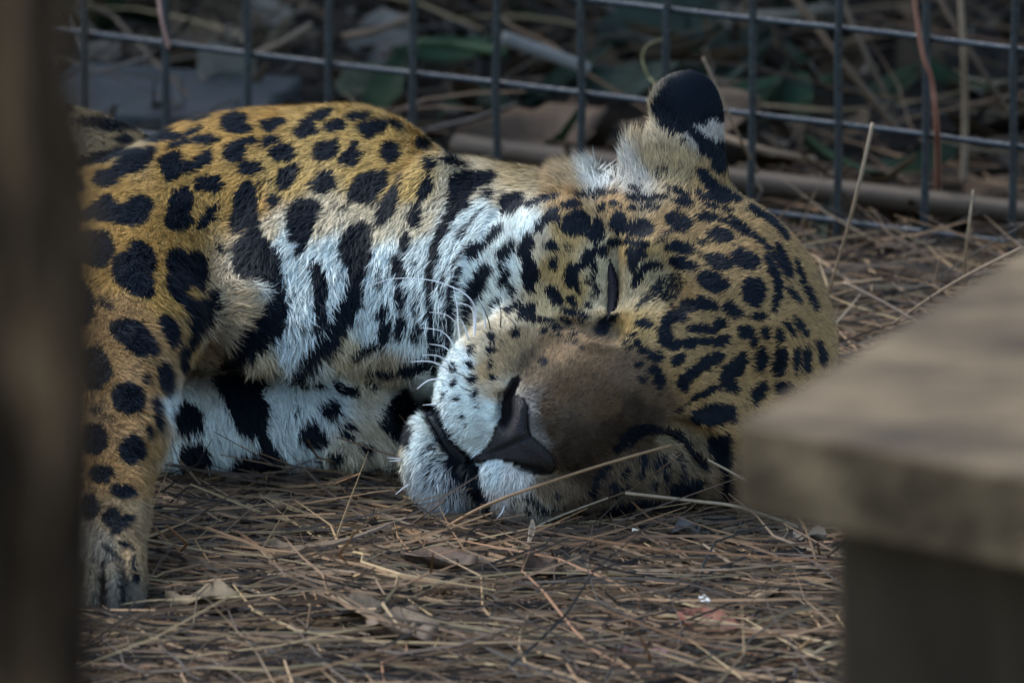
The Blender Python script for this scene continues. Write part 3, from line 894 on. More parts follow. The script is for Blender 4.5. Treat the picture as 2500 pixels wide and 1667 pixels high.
# strands: flat tapered ribbons lying back over the skin
NF = 560000
tri = BT
area = np.linalg.norm(BFN, axis=1) / 2
tc = BV[tri].mean(1)
tn = BFN / (2 * area[:, None] + 1e-9)
wgt = area * np.where(tn[:, 2] > -0.25, 1.0, 0.12)
wgt *= np.where(tc[:, 0] < 110, 0.12, 1.0)
wgt *= np.where((tc[:, 0] > 1150) & (tn[:, 2] > -.2), 1.6, 1.0)
pick = rng.choice(len(tri), NF, p=wgt / wgt.sum())
u1, u2 = rng.random(NF), rng.random(NF)
sw = u1 + u2 > 1
u1[sw], u2[sw] = 1 - u1[sw], 1 - u2[sw]
A_, B_, C_ = (BV[tri[pick, i]] for i in range(3))
root = A_ + (B_ - A_) * u1[:, None] + (C_ - A_) * u2[:, None]
nA, nB, nC = (BN[tri[pick, i]] for i in range(3))
nr = nA + (nB - nA) * u1[:, None] + (nC - nA) * u2[:, None]
nr /= np.linalg.norm(nr, axis=1)[:, None]
P2 = root[:, :2]
skip = (poly_sd(P2, NOSE) < 4) & (root[:, 2] > 60)
skip |= (poly_sd(P2, LID) < 3) & (root[:, 2] > 0)
skip |= (poly_sd(P2, LIP) < 1) & (root[:, 2] > 0)
root, nr, P2 = root[~skip], nr[~skip], P2[~skip]
NF = len(root)
ff = fur_field(P2)
dirv = np.column_stack([ff[:, :2], np.zeros(NF)])
ang = rng.normal(0, .20, NF) + (vnoise(P2, 40, 21) - .5) * 0.8 + (vnoise(P2, 13, 22) - .5) * 0.9
ca, sa = np.cos(ang), np.sin(ang)
dirv[:, 0], dirv[:, 1] = dirv[:, 0] * ca - dirv[:, 1] * sa, dirv[:, 0] * sa + dirv[:, 1] * ca
dirv -= (dirv * nr).sum(1)[:, None] * nr
dirv /= np.linalg.norm(dirv, axis=1)[:, None] + 1e-6
lift = np.radians(ff[:, 3] + 3 + rng.normal(0, 7, NF))[:, None]
ln_ = (ff[:, 2] * np.where(P2[:, 0] > 1330, .58, .72) * rng.uniform(.6, 1.35, NF))[:, None] + 4
d1 = dirv * np.cos(lift) + nr * np.sin(lift)
l2 = lift - np.radians(16)
d2_ = dirv * np.cos(l2) + nr * np.sin(l2) + rng.normal(0, .10, (NF, 3))
p0 = root - nr * 3
p1 = p0 + d1 * ln_ * .5
p2 = p1 + d2_ * ln_ * .5
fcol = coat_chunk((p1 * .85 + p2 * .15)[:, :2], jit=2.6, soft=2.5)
side = np.cross(d1, nr)
side /= np.linalg.norm(side, axis=1)[:, None] + 1e-6
wd = (1.0 + 0.010 * ln_) * rng.uniform(.7, 1.25, (NF, 1))
V5 = np.stack([p0 - side * wd, p0 + side * wd, p1 - side * wd * .8, p1 + side * wd * .8, p2], 1).reshape(-1, 3)
o5 = (np.arange(NF) * 5)[:, None]
T3 = np.concatenate([o5 + [0, 1, 3], o5 + [0, 3, 2], o5 + [2, 3, 4]])
fcol = fcol * rng.uniform(.70, 1.30, (NF, 1))
fc5 = np.repeat(fcol, 5, axis=0)
fme = mesh_np('fur', PW(V5), T3, fc5, True, FUR_M)
obj('fur', fme, jaguar, kind='stuff')

# ---------------------------------------------------------------- bare skin: nose, lips, lids
def patch(name, poly, height, edge, mat, col, carve=(), sink=30, step=4.0, lift=0.0, fade=1.0):
    """a solid pad of skin: domed over a traced outline, following the muzzle below it, with a skirt sunk into it"""
    lo, hi = poly.min(0) - step, poly.max(0) + step
    gx, gy = np.arange(lo[0], hi[0], step), np.arange(lo[1], hi[1], step)
    GX, GY = np.meshgrid(gx, gy, indexing='ij')
    P = np.column_stack([GX.ravel(), GY.ravel()])
    sd_ = poly_sd(P, poly)
    # pull the outer ring onto the outline
    e = 1e-1
    wv = front_w(P[:, 0], P[:, 1])
    fill = np.nanmin(wv)
    wv = np.where(np.isnan(wv), fill, wv)
    wv = wv.reshape(GX.shape)
    for _ in range(int(edge / 2)):
        pad = np.pad(wv, 1, mode='edge')
        wv = (pad[:-2, 1:-1] + pad[2:, 1:-1] + pad[1:-1, :-2] + pad[1:-1, 2:] + 2 * wv) / 6
    wv = wv.ravel()
    ins = np.clip(-sd_, 0, None)
    h = height * (1 - np.exp(-ins / edge)) + lift
    h = np.where(sd_ > 0, -sink, h)
    for (cx, cy, a, b, an, dp) in carve:
        x, y = P[:, 0] - cx, P[:, 1] - cy
        u, v = x * math.cos(an) + y * math.sin(an), -x * math.sin(an) + y * math.cos(an)
        h = h - dp * np.exp(-((u / a) ** 2 + (v / b) ** 2) ** 1.5)
    Wv = wv + h
    keep = (sd_ < step * 1.6).reshape(GX.shape)
    ok = keep[:-1, :-1] & keep[1:, :-1] & keep[:-1, 1:] & keep[1:, 1:]
    i, j = np.nonzero(ok)
    nn = GX.shape[1]
    q = np.column_stack([i * nn + j, i * nn + j + 1, (i + 1) * nn + j + 1, (i + 1) * nn + j])
    used, inv = np.unique(q, return_inverse=True)
    V = np.column_stack([P, Wv])[used]
    c = np.array(col) * (0.85 + .3 * vnoise(P[used], 9, 4)[:, None])
    return obj(name, mesh_np(name, PW(V), None, c, True, mat, quads=inv.reshape(q.shape)), jaguar)

NOSE_M = mat_attr('nose_leather', 0.38, 0.35, 0.35, 500, 1.0, 900)
WET_M = mat_attr('wet_lip', 0.3, 0.4, 0.2, 600, 0.6, 700)
LID_M = mat_attr('lid_skin', 0.7, 0.12, 0.2, 600, 0.4, 700)
ax_, ay_ = cr_xy('A', 1125, 470)
bx_, by_ = cr_xy('A', 1200, 250)
cx_, cy_ = cr_xy('A', 1330, 1030)
dx_, dy_ = cr_xy('A', 1120, 820)
patch('nose', NOSE, 26, 16, NOSE_M, (.024, .021, .022),
      [(ax_, ay_ + 2, 18, 42, rad(6), 72), (bx_, by_, 9, 34, rad(24), 40), (cx_, cy_, 60, 12, rad(14), 52), (dx_, dy_, 80, 6, rad(-24), 15)], lift=6)
patch('eyelid', LID, 12, 8, LID_M, (.008, .008, .012), lift=4, sink=24)
patch('eyelid', LID2, 8, 8, LID_M, (.008, .008, .012), lift=2, sink=24)
patch('lip', LIP, 12, 8, WET_M, (.022, .026, .032), lift=6, sink=24)

# whiskers
WH_M = mat_attr('whisker', 0.35, 0.5)
WHISK = [('1', (505, 1330), (512, 1200), (480, 1130), (400, 1080), (280, 1045), (120, 1040), (0, 1075)), ('1', (440, 1350), (428, 1260), (424, 1180), (405, 1075)),
    ('1', (425, 1340), (420, 1260), (370, 1212), (290, 1200)), ('1', (505, 1300), (500, 1200), (470, 1165), (410, 1158)), ('1', (410, 1390), (390, 1330), (340, 1288), (250, 1275)),
    ('1', (405, 1405), (360, 1365), (290, 1352)), ('1', (415, 1475), (340, 1412), (260, 1405)), ('1', (385, 1475), (300, 1437), (200, 1437)), ('1', (365, 1520), (290, 1525), (230, 1568)),
    ('1', (560, 1290), (552, 1200), (525, 1120)), ('1', (480, 1340), (450, 1250), (400, 1205)),
    ('A', (290, 460), (180, 410), (70, 390)), ('A', (200, 530), (110, 490), (50, 455)), ('A', (150, 955), (60, 960), (0, 962)), ('A', (150, 945), (60, 935), (-20, 930)),
    ('A', (470, 425), (400, 422), (320, 426)), ('A', (230, 1170), (150, 1210), (60, 1280)), ('A', (980, 1330), (930, 1390), (870, 1420)), ('A', (1110, 1360), (1080, 1450), (1030, 1510)), ('A', (450, 1400), (350, 1480), (250, 1560)), ('A', (590, 1390), (540, 1460), (470, 1530))]
DARKW = [('1', (630, 1275), (632, 1190), (600, 1120)), ('1', (585, 1290), (565, 1215), (520, 1130)), ('1', (705, 1305), (700, 1260), (650, 1205)), ('A', (770, 180), (700, 140), (600, 100)), ('A', (800, 300), (720, 270), (680, 240)), ('A', (400, 110), (370, 70), (330, 30)), ('A', (350, 280), (330, 200), (305, 130))]
for lst, colr, r0 in ((WHISK, (.9, .93, .95), 2.9), (DARKW, (.02, .02, .025), 2.0)):
    for wk in lst:
        pts = [cr_xy(wk[0], *q) for q in wk[1:]]
        w0 = float(front_w(np.array([pts[0][0]]), np.array([pts[0][1]]))[0])
        if not np.isfinite(w0):
            w0 = 60.0
        m = smooth_line([(q[0], q[1], w0 - 4 + 26 * min(i, 2)) for i, q in enumerate(pts)], 6)
        v, t = tube(PW(m), r0 / S, 0.5 / S, 5)
        obj('whisker', mesh_np('whisker', v, t, np.tile(colr, (len(v), 1)), True, WH_M), jaguar)
# ================================================================ the setting
SOIL = mat_noise('soil', [(.010, .008, .006), (.024, .018, .012), (.045, .034, .023)], 14, 0.95, 0.1, (1, 1, 1), 0.8, 40, 0.02)
gv = []
GN = 60
gx = np.concatenate([[-150, -40, -8], np.linspace(-3, 3, GN), [8, 40, 150]])
gy = np.concatenate([[-60, -20, -8], np.linspace(-4, 4.5, GN), [9, 40, 250]])
GX, GY = np.meshgrid(gx, gy, indexing='ij')
P = np.column_stack([GX.ravel(), GY.ravel()])
GZ = (vnoise(P + 100, .35, 2) - .5) * .014
GZ = np.where((abs(P[:, 0]) < 3) & (abs(P[:, 1]) < 4.5), GZ, 0) - 0.006
i, j = np.meshgrid(np.arange(len(gx) - 1), np.arange(len(gy) - 1), indexing='ij')
n_ = len(gy)
i, j = i.ravel(), j.ravel()
obj('ground', mesh_np('ground', np.column_stack([P, GZ]), None, None, True, SOIL,
    quads=np.column_stack([i * n_ + j, (i + 1) * n_ + j, (i + 1) * n_ + j + 1, i * n_ + j + 1])), kind='structure')

# ---------------------------------------------------------------- pine straw: far too many needles to count
STRAW_M = mat_attr('dry_straw', 0.6, 0.3, 0.25, 160)
SC_COL = .86 * np.array([(.25, .145, .066), (.15, .087, .042), (.33, .215, .105), (.066, .042, .025), (.20, .14, .082), (.44, .31, .15), (.32, .16, .075), (.028, .02, .013)])
SC_P = np.array([.19, .18, .11, .18, .09, .06, .03, .16])
by_mouth = None
def needles(n, xr, yr, zr, lr, rr, tilt, yaw_sd=None, bend=.06, seg=5, dens=None, cols=SC_COL, pcol=SC_P, seed=1):
    r = np.random.default_rng(seed)
    if dens is None:
        c = np.column_stack([r.uniform(*xr, n), r.uniform(*yr, n)])
    else:
        c = dens(r, n)
    yaw = r.uniform(0, np.pi, n) if yaw_sd is None else r.normal(0, yaw_sd, n)
    L = r.uniform(*lr, n)
    pit = r.normal(0, tilt, n)
    z = r.uniform(*zr, n) + abs(np.sin(pit)) * L * .35
    if dens is by_mouth:          # pressed flat where the animal lies
        z = z * np.where(c[:, 1] > -.16, .38, 1)
        pit = pit * np.where(c[:, 1] > -.16, .4, 1)
    t = np.linspace(-.5, .5, seg + 1)
    dx, dy, dz = np.cos(yaw) * np.cos(pit), np.sin(yaw) * np.cos(pit), np.sin(pit)
    bx, bz = r.normal(0, bend, n), r.normal(0, bend * .6, n)
    kink = r.normal(0, .03, (n, seg + 1))
    q = t[None] ** 2 * 4
    X = c[:, :1] + L[:, None] * (t * dx[:, None] - dy[:, None] * (bx[:, None] * q + kink))
    Y = c[:, 1:] + L[:, None] * (t * dy[:, None] + dx[:, None] * (bx[:, None] * q + kink))
    Z = z[:, None] + L[:, None] * (t * dz[:, None] + bz[:, None] * q)
    Z = np.maximum(Z, 0.001)
    Pp = np.stack([X, Y, Z], 2)
    rad_ = r.uniform(*rr, n)
    prof = np.interp(t, [-.5, -.42, .2, .5], [.55, 1, .9, .15])
    W = rad_[:, None] * prof
    s1 = np.stack([-dy, dx, np.zeros(n)], 1)[:, None] * W[:, :, None]
    up = np.zeros_like(s1)
    up[..., 2] = W * 1.1
    tri_ = np.stack([Pp + s1 - up * .5, Pp - s1 - up * .5, Pp + up * .7], 2)      # n, seg+1, 3, 3
    V = tri_.reshape(-1, 3)
    base = (np.arange(n) * (seg + 1) * 3)[:, None, None]
    k = (np.arange(seg) * 3)[None, :, None]
    f = []
    for a, b in ((0, 1), (1, 2), (2, 0)):
        f.append((base + k + np.array([a, b, b + 3, a + 3])[None, None]).reshape(-1, 4))
    cc = cols[r.choice(len(cols), n, p=pcol / pcol.sum())] * r.uniform(.7, 1.25, (n, 1))
    C = np.repeat(cc, (seg + 1) * 3, axis=0)
    return V, np.vstack(f), C
def join(parts):
    V, Q, C, o = [], [], [], 0
    for v, q, c in parts:
        V.append(v); Q.append(q + o); C.append(c); o += len(v)
    return np.vstack(V), np.vstack(Q), np.vstack(C)
def by_mouth(r, n):          # the thick bed in front of the animal
    return np.column_stack([r.uniform(-.75, .85, n), r.uniform(-.75, .30, n)])
def by_fence(r, n):          # the drift swept up against the wire, right of the head
    x = r.uniform(.18, .75, n)
    return np.column_stack([x, np.minimum(r.uniform(.25, .95, n), .90 - .5 * (x - .18))])
parts = [
    needles(4400, None, None, (0, .006), (.18, .36), (.0009, .0017), .025, None, .05, 5, by_mouth, seed=1),
    needles(1700, None, None, (.003, .011), (.18, .38), (.0009, .0017), .035, .6, .08, 5, by_mouth, seed=2),
    needles(900, None, None, (.004, .016), (.12, .36), (.0009, .0017), .09, None, .16, 6, by_mouth, seed=3),
    needles(2200, None, None, (0, .035), (.10, .30), (.0008, .0017), .13, None, .07, 5, by_fence, seed=4),
    needles(1600, (-1.0, 1.0), (.25, 1.4), (0, .015), (.12, .28), (.0008, .0015), .05, None, .06, 4, seed=5),
    needles(1800, (-.7, .8), (-1.6, -.7), (0, .02), (.14, .30), (.0008, .0015), .06, None, .06, 4, seed=6),
]
v, q, c = join(parts)
obj('pine_straw', mesh_np('pine_straw', v, None, c, False, STRAW_M, quads=q), None, kind='stuff')

# ---------------------------------------------------------------- litter beyond the wire (blurred, uncountable)
LEAF_M = mat_attr('dry_leaf', 0.65, 0.25, 0.3, 60, 0.5, 120, 0.0)
def leaf_mesh(L, W, curl, fold, seed, n=7, m=4):
    """a blade with a pointed outline, a folded midrib, curl and uneven edge; z up"""
    r = random.Random(seed)
    V, Q = [], []
    for a in range(n + 1):
        t = a / n
        hw = W / 2 * (math.sin(math.pi * min(1, t ** 1.25 * .96 + .03)) ** .8) * (1 + r.uniform(-.2, .16))
        for b in range(-m, m + 1):
            s = b / m
            y = s * hw
            z = fold * abs(s) * hw + .10 * W * math.sin(5 * t + 3 * s + seed) + curl * L * (t - .5) ** 2 * 2 + r.uniform(-.02, .02) * W + .12 * curl * W * s * s
            V.append((L * (t - .5), y, z))
    w_ = 2 * m + 1
    for a in range(n):
        for b in range(w_ - 1):
            Q.append((a * w_ + b, (a + 1) * w_ + b, (a + 1) * w_ + b + 1, a * w_ + b + 1))
    return np.array(V), np.array(Q)
def rotm(rx, ry, rz):
    from mathutils import Euler
    return np.array(Euler((rx, ry, rz)).to_matrix())
r = np.random.default_rng(31)
parts = []
LC = np.array([(.15, .10, .055), (.21, .145, .08), (.10, .068, .04), (.24, .18, .11), (.18, .105, .055), (.06, .045, .03), (.28, .23, .17), (.035, .07, .028)])
protos = [leaf_mesh(r.uniform(.05, .11), r.uniform(.02, .045), r.uniform(-.4, .6), r.uniform(.1, .8), s, 4, 1) for s in range(14)]
for k in range(1900):
    V, Q = protos[k % 14]
    x = r.uniform(-1.4, 1.3)
    y = r.uniform(.85, 3.6)
    if y < 1.0 - .5 * x + .02:
        continue
    M = rotm(r.normal(0, .5), r.normal(0, .45), r.uniform(0, 6.28))
    z = r.uniform(.01, .035) + .03 * max(0, y - 2)
    cc = LC[r.choice(8, p=[.2, .14, .19, .05, .13, .09, .02, .18])] * r.uniform(.25, .75)  # leaf colours scaled down to stand in for shade beyond the wire
    parts.append((V @ M.T + (x, y, z), Q, np.tile(cc, (len(V), 1))))
v, q, c = join(parts)
obj('leaf_litter', mesh_np('leaf_litter', v, None, c, True, LEAF_M, quads=q), None, kind='stuff')
v, q, c = join([needles(900, (-1.4, 1.3), (1.3, 3.4), (0, .06), (.15, .45), (.001, .0025), .22, None, .12, 5, cols=SC_COL * .55, seed=8)])
obj('dry_grass', mesh_np('dry_grass', v, None, c, False, STRAW_M, quads=q), None, kind='stuff')

# ---------------------------------------------------------------- welded wire fence
WIRE_M = mat_noise('painted_wire', [(.005, .011, .015), (.010, .021, .027), (.022, .038, .045)], 60, 0.32, 0.7, (1, 1, 1), 0.5, 200, 0.0015)
YAW = rad(27.5)
TILT = .02
FD = np.array([-math.cos(YAW), math.sin(YAW), 0])
FB = gnd(2261, 706)
CELL, CELLV = .0836, .0852
fence = empty('wire_fence', FB, 'dark blue-green welded wire mesh fence behind the sleeping jaguar', 'fence')
def bar(name, a, b, r, sides=10, wob=.0011, seed=0):
    rr = random.Random(seed)
    n = 14
    p = np.array([a + (b - a) * t / (n - 1) for t in range(n)]) - FB
    p[1:-1] += np.array([[rr.uniform(-wob, wob) for _ in range(3)] for _ in range(n - 2)])
    v, t = tube(p, r, r, sides)
    return obj(name, mesh_np(name, v, t, None, True, WIRE_M), fence)
nrm = np.array([-math.sin(YAW), -math.cos(YAW), 0])          # towards the camera
NB0, NB1, NR = -4, 17, 9
for k in range(NB0, NB1):
    a = FB + FD * CELL * k + nrm * .003
    bar('vertical_wire', a + (0, 0, -.05), a + (0, 0, .049 + CELLV * (NR - 1) + .02 + TILT * CELL * k), .0036, seed=k)
for k in range(NR):
    z = np.array([0, 0, .0485 + CELLV * k])
    bar('horizontal_wire', FB + FD * CELL * (NB0 - .3) - nrm * .0032 + z + (0, 0, TILT * CELL * NB0), FB + FD * CELL * (NB1 - .7) - nrm * .0032 + z + (0, 0, TILT * CELL * NB1), .0030, seed=50 + k)

# ---------------------------------------------------------------- single stems, twigs and leaves
STEM_M = mat_attr('stem', 0.6, 0.3, 0.25, 220)
def stem(pts, r0, r1, col, name, label, cat='straw', group=None, sides=6):
    """pts: (photo x, photo y, w or None = on the ground)"""
    P3 = [PW((x, y, gw(y) if w_ is None else w_))[0] for x, y, w_ in pts]
    m = smooth_line(P3, 7)
    v, t = tube(m, r0, r1, sides)
    v0 = m[0].copy()
    c = np.tile(col, (len(v), 1)) * (.8 + .4 * vnoise(v * 1000, 14, 5))[:, None]
    o = obj(name, mesh_np(name, v - v0, t, c, True, STEM_M), None, label, cat, group)
    o.location = v0
    return o
TAN, BRN, PALE, RED = (.30, .20, .115), (.16, .10, .06), (.42, .33, .21), (.30, .13, .075)
stem([(1080, 1293, 130), (1200, 1228, 240), (1420, 1150, 300), (1638, 1086, 260)], .0016, .0011, (.34, .21, .11), 'straw_stalk', 'long tan straw leaning up across the jaguar\'s lower muzzle')
stem([(1220, 1340, None), (1330, 1275, 190), (1484, 1215, 200)], .0012, .0007, PALE, 'straw_stalk', 'thin pale straw rising beside the husk under the jaguar\'s jaw')
stem([(1526, 1203, 210), (1690, 1222, 190), (1820, 1242, 150), (2045, 1322, None)], .0014, .0016, (.40, .30, .19), 'straw_stalk', 'long pale straw sticking out beneath the jaguar\'s lower eye')
stem([(1728, 1122, 180), (1812, 1168, 150), (1960, 1260, 60)], .0010, .0012, PALE, 'straw_stalk', 'short pale straw poking up beside the wooden platform\'s corner')
stem([(506, 1198, -250), (640, 1245, -30), (754, 1296, 160), (917, 1399, 610), (1022, 1476, 950)], .0013, .0022, (.32, .23, .10), 'straw_stalk', 'thick yellow-brown stalk lying diagonally over the straw')
stem([(415, 1098, -420), (480, 1170, -300), (529, 1236, -60), (585, 1285, 120), (760, 1352, 400)], .0014, .0009, BRN, 'twig', 'thin brown twig reaching from the straw onto the folded foreleg', 'twig')
stem([(505, 1110, -420), (500, 1150, -380), (470, 1200, -250)], .0008, .0012, (.10, .055, .04), 'twig', 'short dark twig standing before the folded foreleg', 'twig')
stem([(2131, 300, -1330), (2095, 460, -1350), (2057, 602, -1500), (2004, 775, -1800)], .0017, .0010, (.30, .23, .15), 'grass_stalk', 'tall dry grass stalk leaning before the wire fence', 'grass stalk')
stem([(2376, 464, -1500), (2360, 600, -1600), (2350, 720, -2300)], .0008, .0014, (.38, .31, .20), 'grass_stalk', 'straight pale grass stalk standing behind the wooden platform', 'grass stalk')
stem([(2297, 627, -1700), (2286, 680, -1900), (2284, 730, -2250)], .0008, .0012, (.30, .24, .16), 'grass_stalk', 'short curved grass stalk beside the fence foot', 'grass stalk')
stem([(2495, 605, -1200), (2330, 690, -1300), (2180, 790, -1500)], .0014, .0010, (.30, .22, .14), 'grass_stalk', 'long dry stalk slanting over the platform\'s far edge', 'grass stalk')
stem([(2060, 690, -1500), (2160, 740, -1450), (2260, 800, -1400)], .0016, .0013, (.30, .22, .15), 'grass_stalk', 'thick dry stalk lying in the straw drift by the fence', 'grass stalk')
stem([(1948, 858, -1300), (2030, 800, -1350), (2100, 720, -1500)], .0010, .0008, (.36, .28, .18), 'grass_stalk', 'thin dry stalk slanting up from the jaguar\'s nape', 'grass stalk')
stem([(2225, -60, -2250), (2250, 120, -2300), (2275, 199, -2350), (2288, 330, -2500), (2290, 478, -3400)], .0022, .0028, (.26, .12, .08), 'plant_stem', 'reddish plant stem standing just behind the fence', 'plant stem')
stem([(2340, -70, -3600), (2352, 110, -3600), (2356, 300, -3700), (2352, 450, -3700)], .0026, .0034, (.22, .16, .10), 'plant_stem', 'brown dead stem standing beside the reddish one', 'plant stem')
stem([(1625, 92, -2900), (1580, 112, -2900), (1568, 145, -2900), (1582, 185, -2900), (1610, 230, -2950), (1660, 400, -3700)], .0007, .0012, (.26, .23, .10), 'tendril', 'thin curling yellow-green tendril behind the jaguar\'s ear', 'tendril')
stem([(1716, 140, -2500), (1762, 240, -2500), (1800, 325, -2600), (1850, 420, -2900)], .0010, .0018, (.27, .2, .13), 'grass_stalk', 'dry stalk leaning behind the raised ear', 'grass stalk')
stem([(384, -30, -3050), (395, 50, -3050), (412, 118, -3080)], .0016, .0022, (.34, .2, .16), 'twig', 'pinkish twig hanging against a fence wire over the jaguar\'s back', 'twig')
stem([(1225, 92, -4300), (1330, 128, -4300), (1440, 170, -4300)], .0075, .0065, (.20, .20, .18), 'stick', 'pale grey stick lying in the litter beyond the fence', 'stick')
stem([(1020, 105, -4600), (1100, 110, -4700), (1230, 128, -4600)], .004, .006, (.04, .075, .03), 'leaf_stalk', 'green leaf stalk beyond the fence next to the grey stick', 'stalk')
stem([(1120, 358, -3900), (1500, 405, -3500), (1900, 452, -3200), (2250, 492, -2950), (2620, 535, -2700)], .0125, .0115, (.05, .036, .023), 'fallen_branch', 'long straight brown branch lying along the outside of the fence', 'branch', None, 10)
for kk, (x0, y0, x1, y1, wv_, rr_, cl) in enumerate([(840, 90, 1010, 40, -4700, .004, (.15, .10, .065)), (1830, 40, 2020, 20, -5000, .007, (.14, .12, .09)), (600, 140, 760, 60, -4700, .003, (.2, .15, .1)), (1900, -60, 2200, 330, -4000, .004, (.13, .085, .05)),
        (2030, -60, 2190, 290, -4200, .003, (.12, .085, .055)), (2260, -60, 2480, 300, -3900, .003, (.10, .066, .042)), (1750, 330, 1990, 390, -3700, .004, (.26, .18, .11))]):
    stem([(x0, y0, wv_), ((x0 + x1) / 2, (y0 + y1) / 2 + 8, wv_ + 60), (x1, y1, wv_)], rr_, rr_ * .8, cl, 'stick',
         ['slim brown stick beyond the fence above the jaguar\'s shoulder', 'stout grey-brown stick high beyond the fence behind the ear', 'thin stick beyond the fence above the jaguar\'s back', 'curved brown stick beyond the fence leaning by the reddish stem',
          'thin bent stick beyond the fence next to the curved one', 'dark thin stick beyond the fence at the far post side', 'short tan stick on the ground just behind the fence by the ear'][kk], 'stick')

def place_leaf(px, py, wpx, L, W, rz, tilt, col, name, label, cat, curl=.25, fold=.35, seed=0, z=.022, roll=0.0, group=None):
    V, Q = leaf_mesh(L, W, curl, fold, seed, 9, 3)
    p = gnd(px, py, z)
    M = rotm(roll, tilt, rz)
    c = np.tile(col, (len(V), 1)) * (.75 + .5 * vnoise(V * 1000 + 500, 12, seed)[:, None])
    me = mesh_np(name, V @ M.T, None, c, True, LEAF_M, quads=Q)
    o = obj(name, me, None, label, cat, group)
    o.location = p
    md = o.modifiers.new('thickness', 'SOLIDIFY')
    md.thickness = .0006
    return o
place_leaf(492, 1470, 0, 0.056, 0.059, -.06, .03, (0.162, 0.12, 0.066), 'dead_leaf', 'long flat tan leaf lying beside the jaguar\'s stretched paw', 'leaf', .1, .2, 1, 0.012)
place_leaf(868, 1497, 0, 0.045, 0.035, .1, .06, (0.084, 0.063, 0.039), 'dead_leaf', 'curled grey-brown leaf at the foot of the diagonal stalk', 'leaf', .25, .3, 2, .014, .15)
place_leaf(985, 1545, 0, 0.056, 0.070, -.1, .02, (0.15, 0.108, 0.072), 'dead_leaf', 'wide brown leaf half under straw in front of the curled leaf', 'leaf', .1, .2, 3, 0.012)
place_leaf(1325, 1388, 0, 0.026, 0.035, .3, -.4, (0.084, 0.051, 0.03), 'dead_leaf', 'folded reddish-brown leaf standing up under the jaguar\'s jaw', 'leaf', .3, .4, 4, .015, .35)
place_leaf(1400, 1388, 0, 0.022, 0.032, -.3, .35, (0.132, 0.099, 0.063), 'dead_leaf', 'pale folded leaf leaning on the reddish-brown one', 'leaf', .2, .4, 5, .015, .35)
place_leaf(1852, 1452, 0, 0.041, 0.042, 0, .02, (0.18, 0.126, 0.072), 'dead_leaf', 'small flat yellowish leaf beside the platform post', 'leaf', .1, .2, 6, .008)
place_leaf(1975, 1318, 0, 0.026, 0.035, -.2, .05, (0.204, 0.168, 0.126), 'dead_leaf', 'small pale leaf in the shade of the platform edge', 'leaf', .2, .3, 7, .008)
place_leaf(1668, 1302, 0, 0.026, 0.035, .1, .03, (0.144, 0.126, 0.102), 'dead_leaf', 'small grey leaf in front of the jaguar\'s forehead', 'leaf', .2, .3, 8, .006)
place_leaf(1072, 1378, 0, 0.060, 0.042, -.12, .04, (0.12, 0.078, 0.051), 'dead_leaf', 'dark brown leaf lying under the jaguar\'s chin', 'leaf', .2, .3, 9, 0.014)
place_leaf(690, 1350, 0, 0.038, 0.035, .1, .03, (0.144, 0.102, 0.06), 'dead_leaf', 'narrow brown leaf under the straw before the folded foreleg', 'leaf', .2, .3, 10, .006)
place_leaf(1755, 1532, 0, 0.064, 0.070, -.3, .08, (0.252, 0.102, 0.066), 'dead_leaf', 'added pink leaf standing in for a blurred patch of pink light', 'leaf', .05, .15, 11, .005)  # added leaf; its colour stands in for a soft pink light patch
place_leaf(1590, 1592, 0, 0.045, 0.056, .2, .05, (0.15, 0.072, 0.072), 'dead_leaf', 'dull purplish leaf next to the salmon-pink stand-in', 'leaf', .05, .15, 12, .005)
place_leaf(1715, 1458, 0, 0.006, 0.008, .2, .05, (.6, .6, .55), 'white_petal', 'tiny white petal on the straw beside the salmon-pink stand-in', 'petal', .2, .2, 13, .028)
place_leaf(1722, 1468, 0, 0.007, 0.010, -.1, .0, (.55, .55, .5), 'white_petal', 'second tiny white petal touching the first one', 'petal', .2, .2, 14, .028)
place_leaf(1552, 1296, 0, 0.005, 0.008, .5, .2, (.4, .44, .4), 'white_petal', 'tiny white fleck under the jaguar\'s lower eye', 'petal', .2, .2, 15, .024)
place_leaf(1300, 1300, 0, 0.019, 0.005, 1.2, -1.1, (.46, .36, .25), 'straw_husk', 'torn pale straw husk standing up under the jaguar\'s jaw', 'husk', .5, .9, 16, .022)
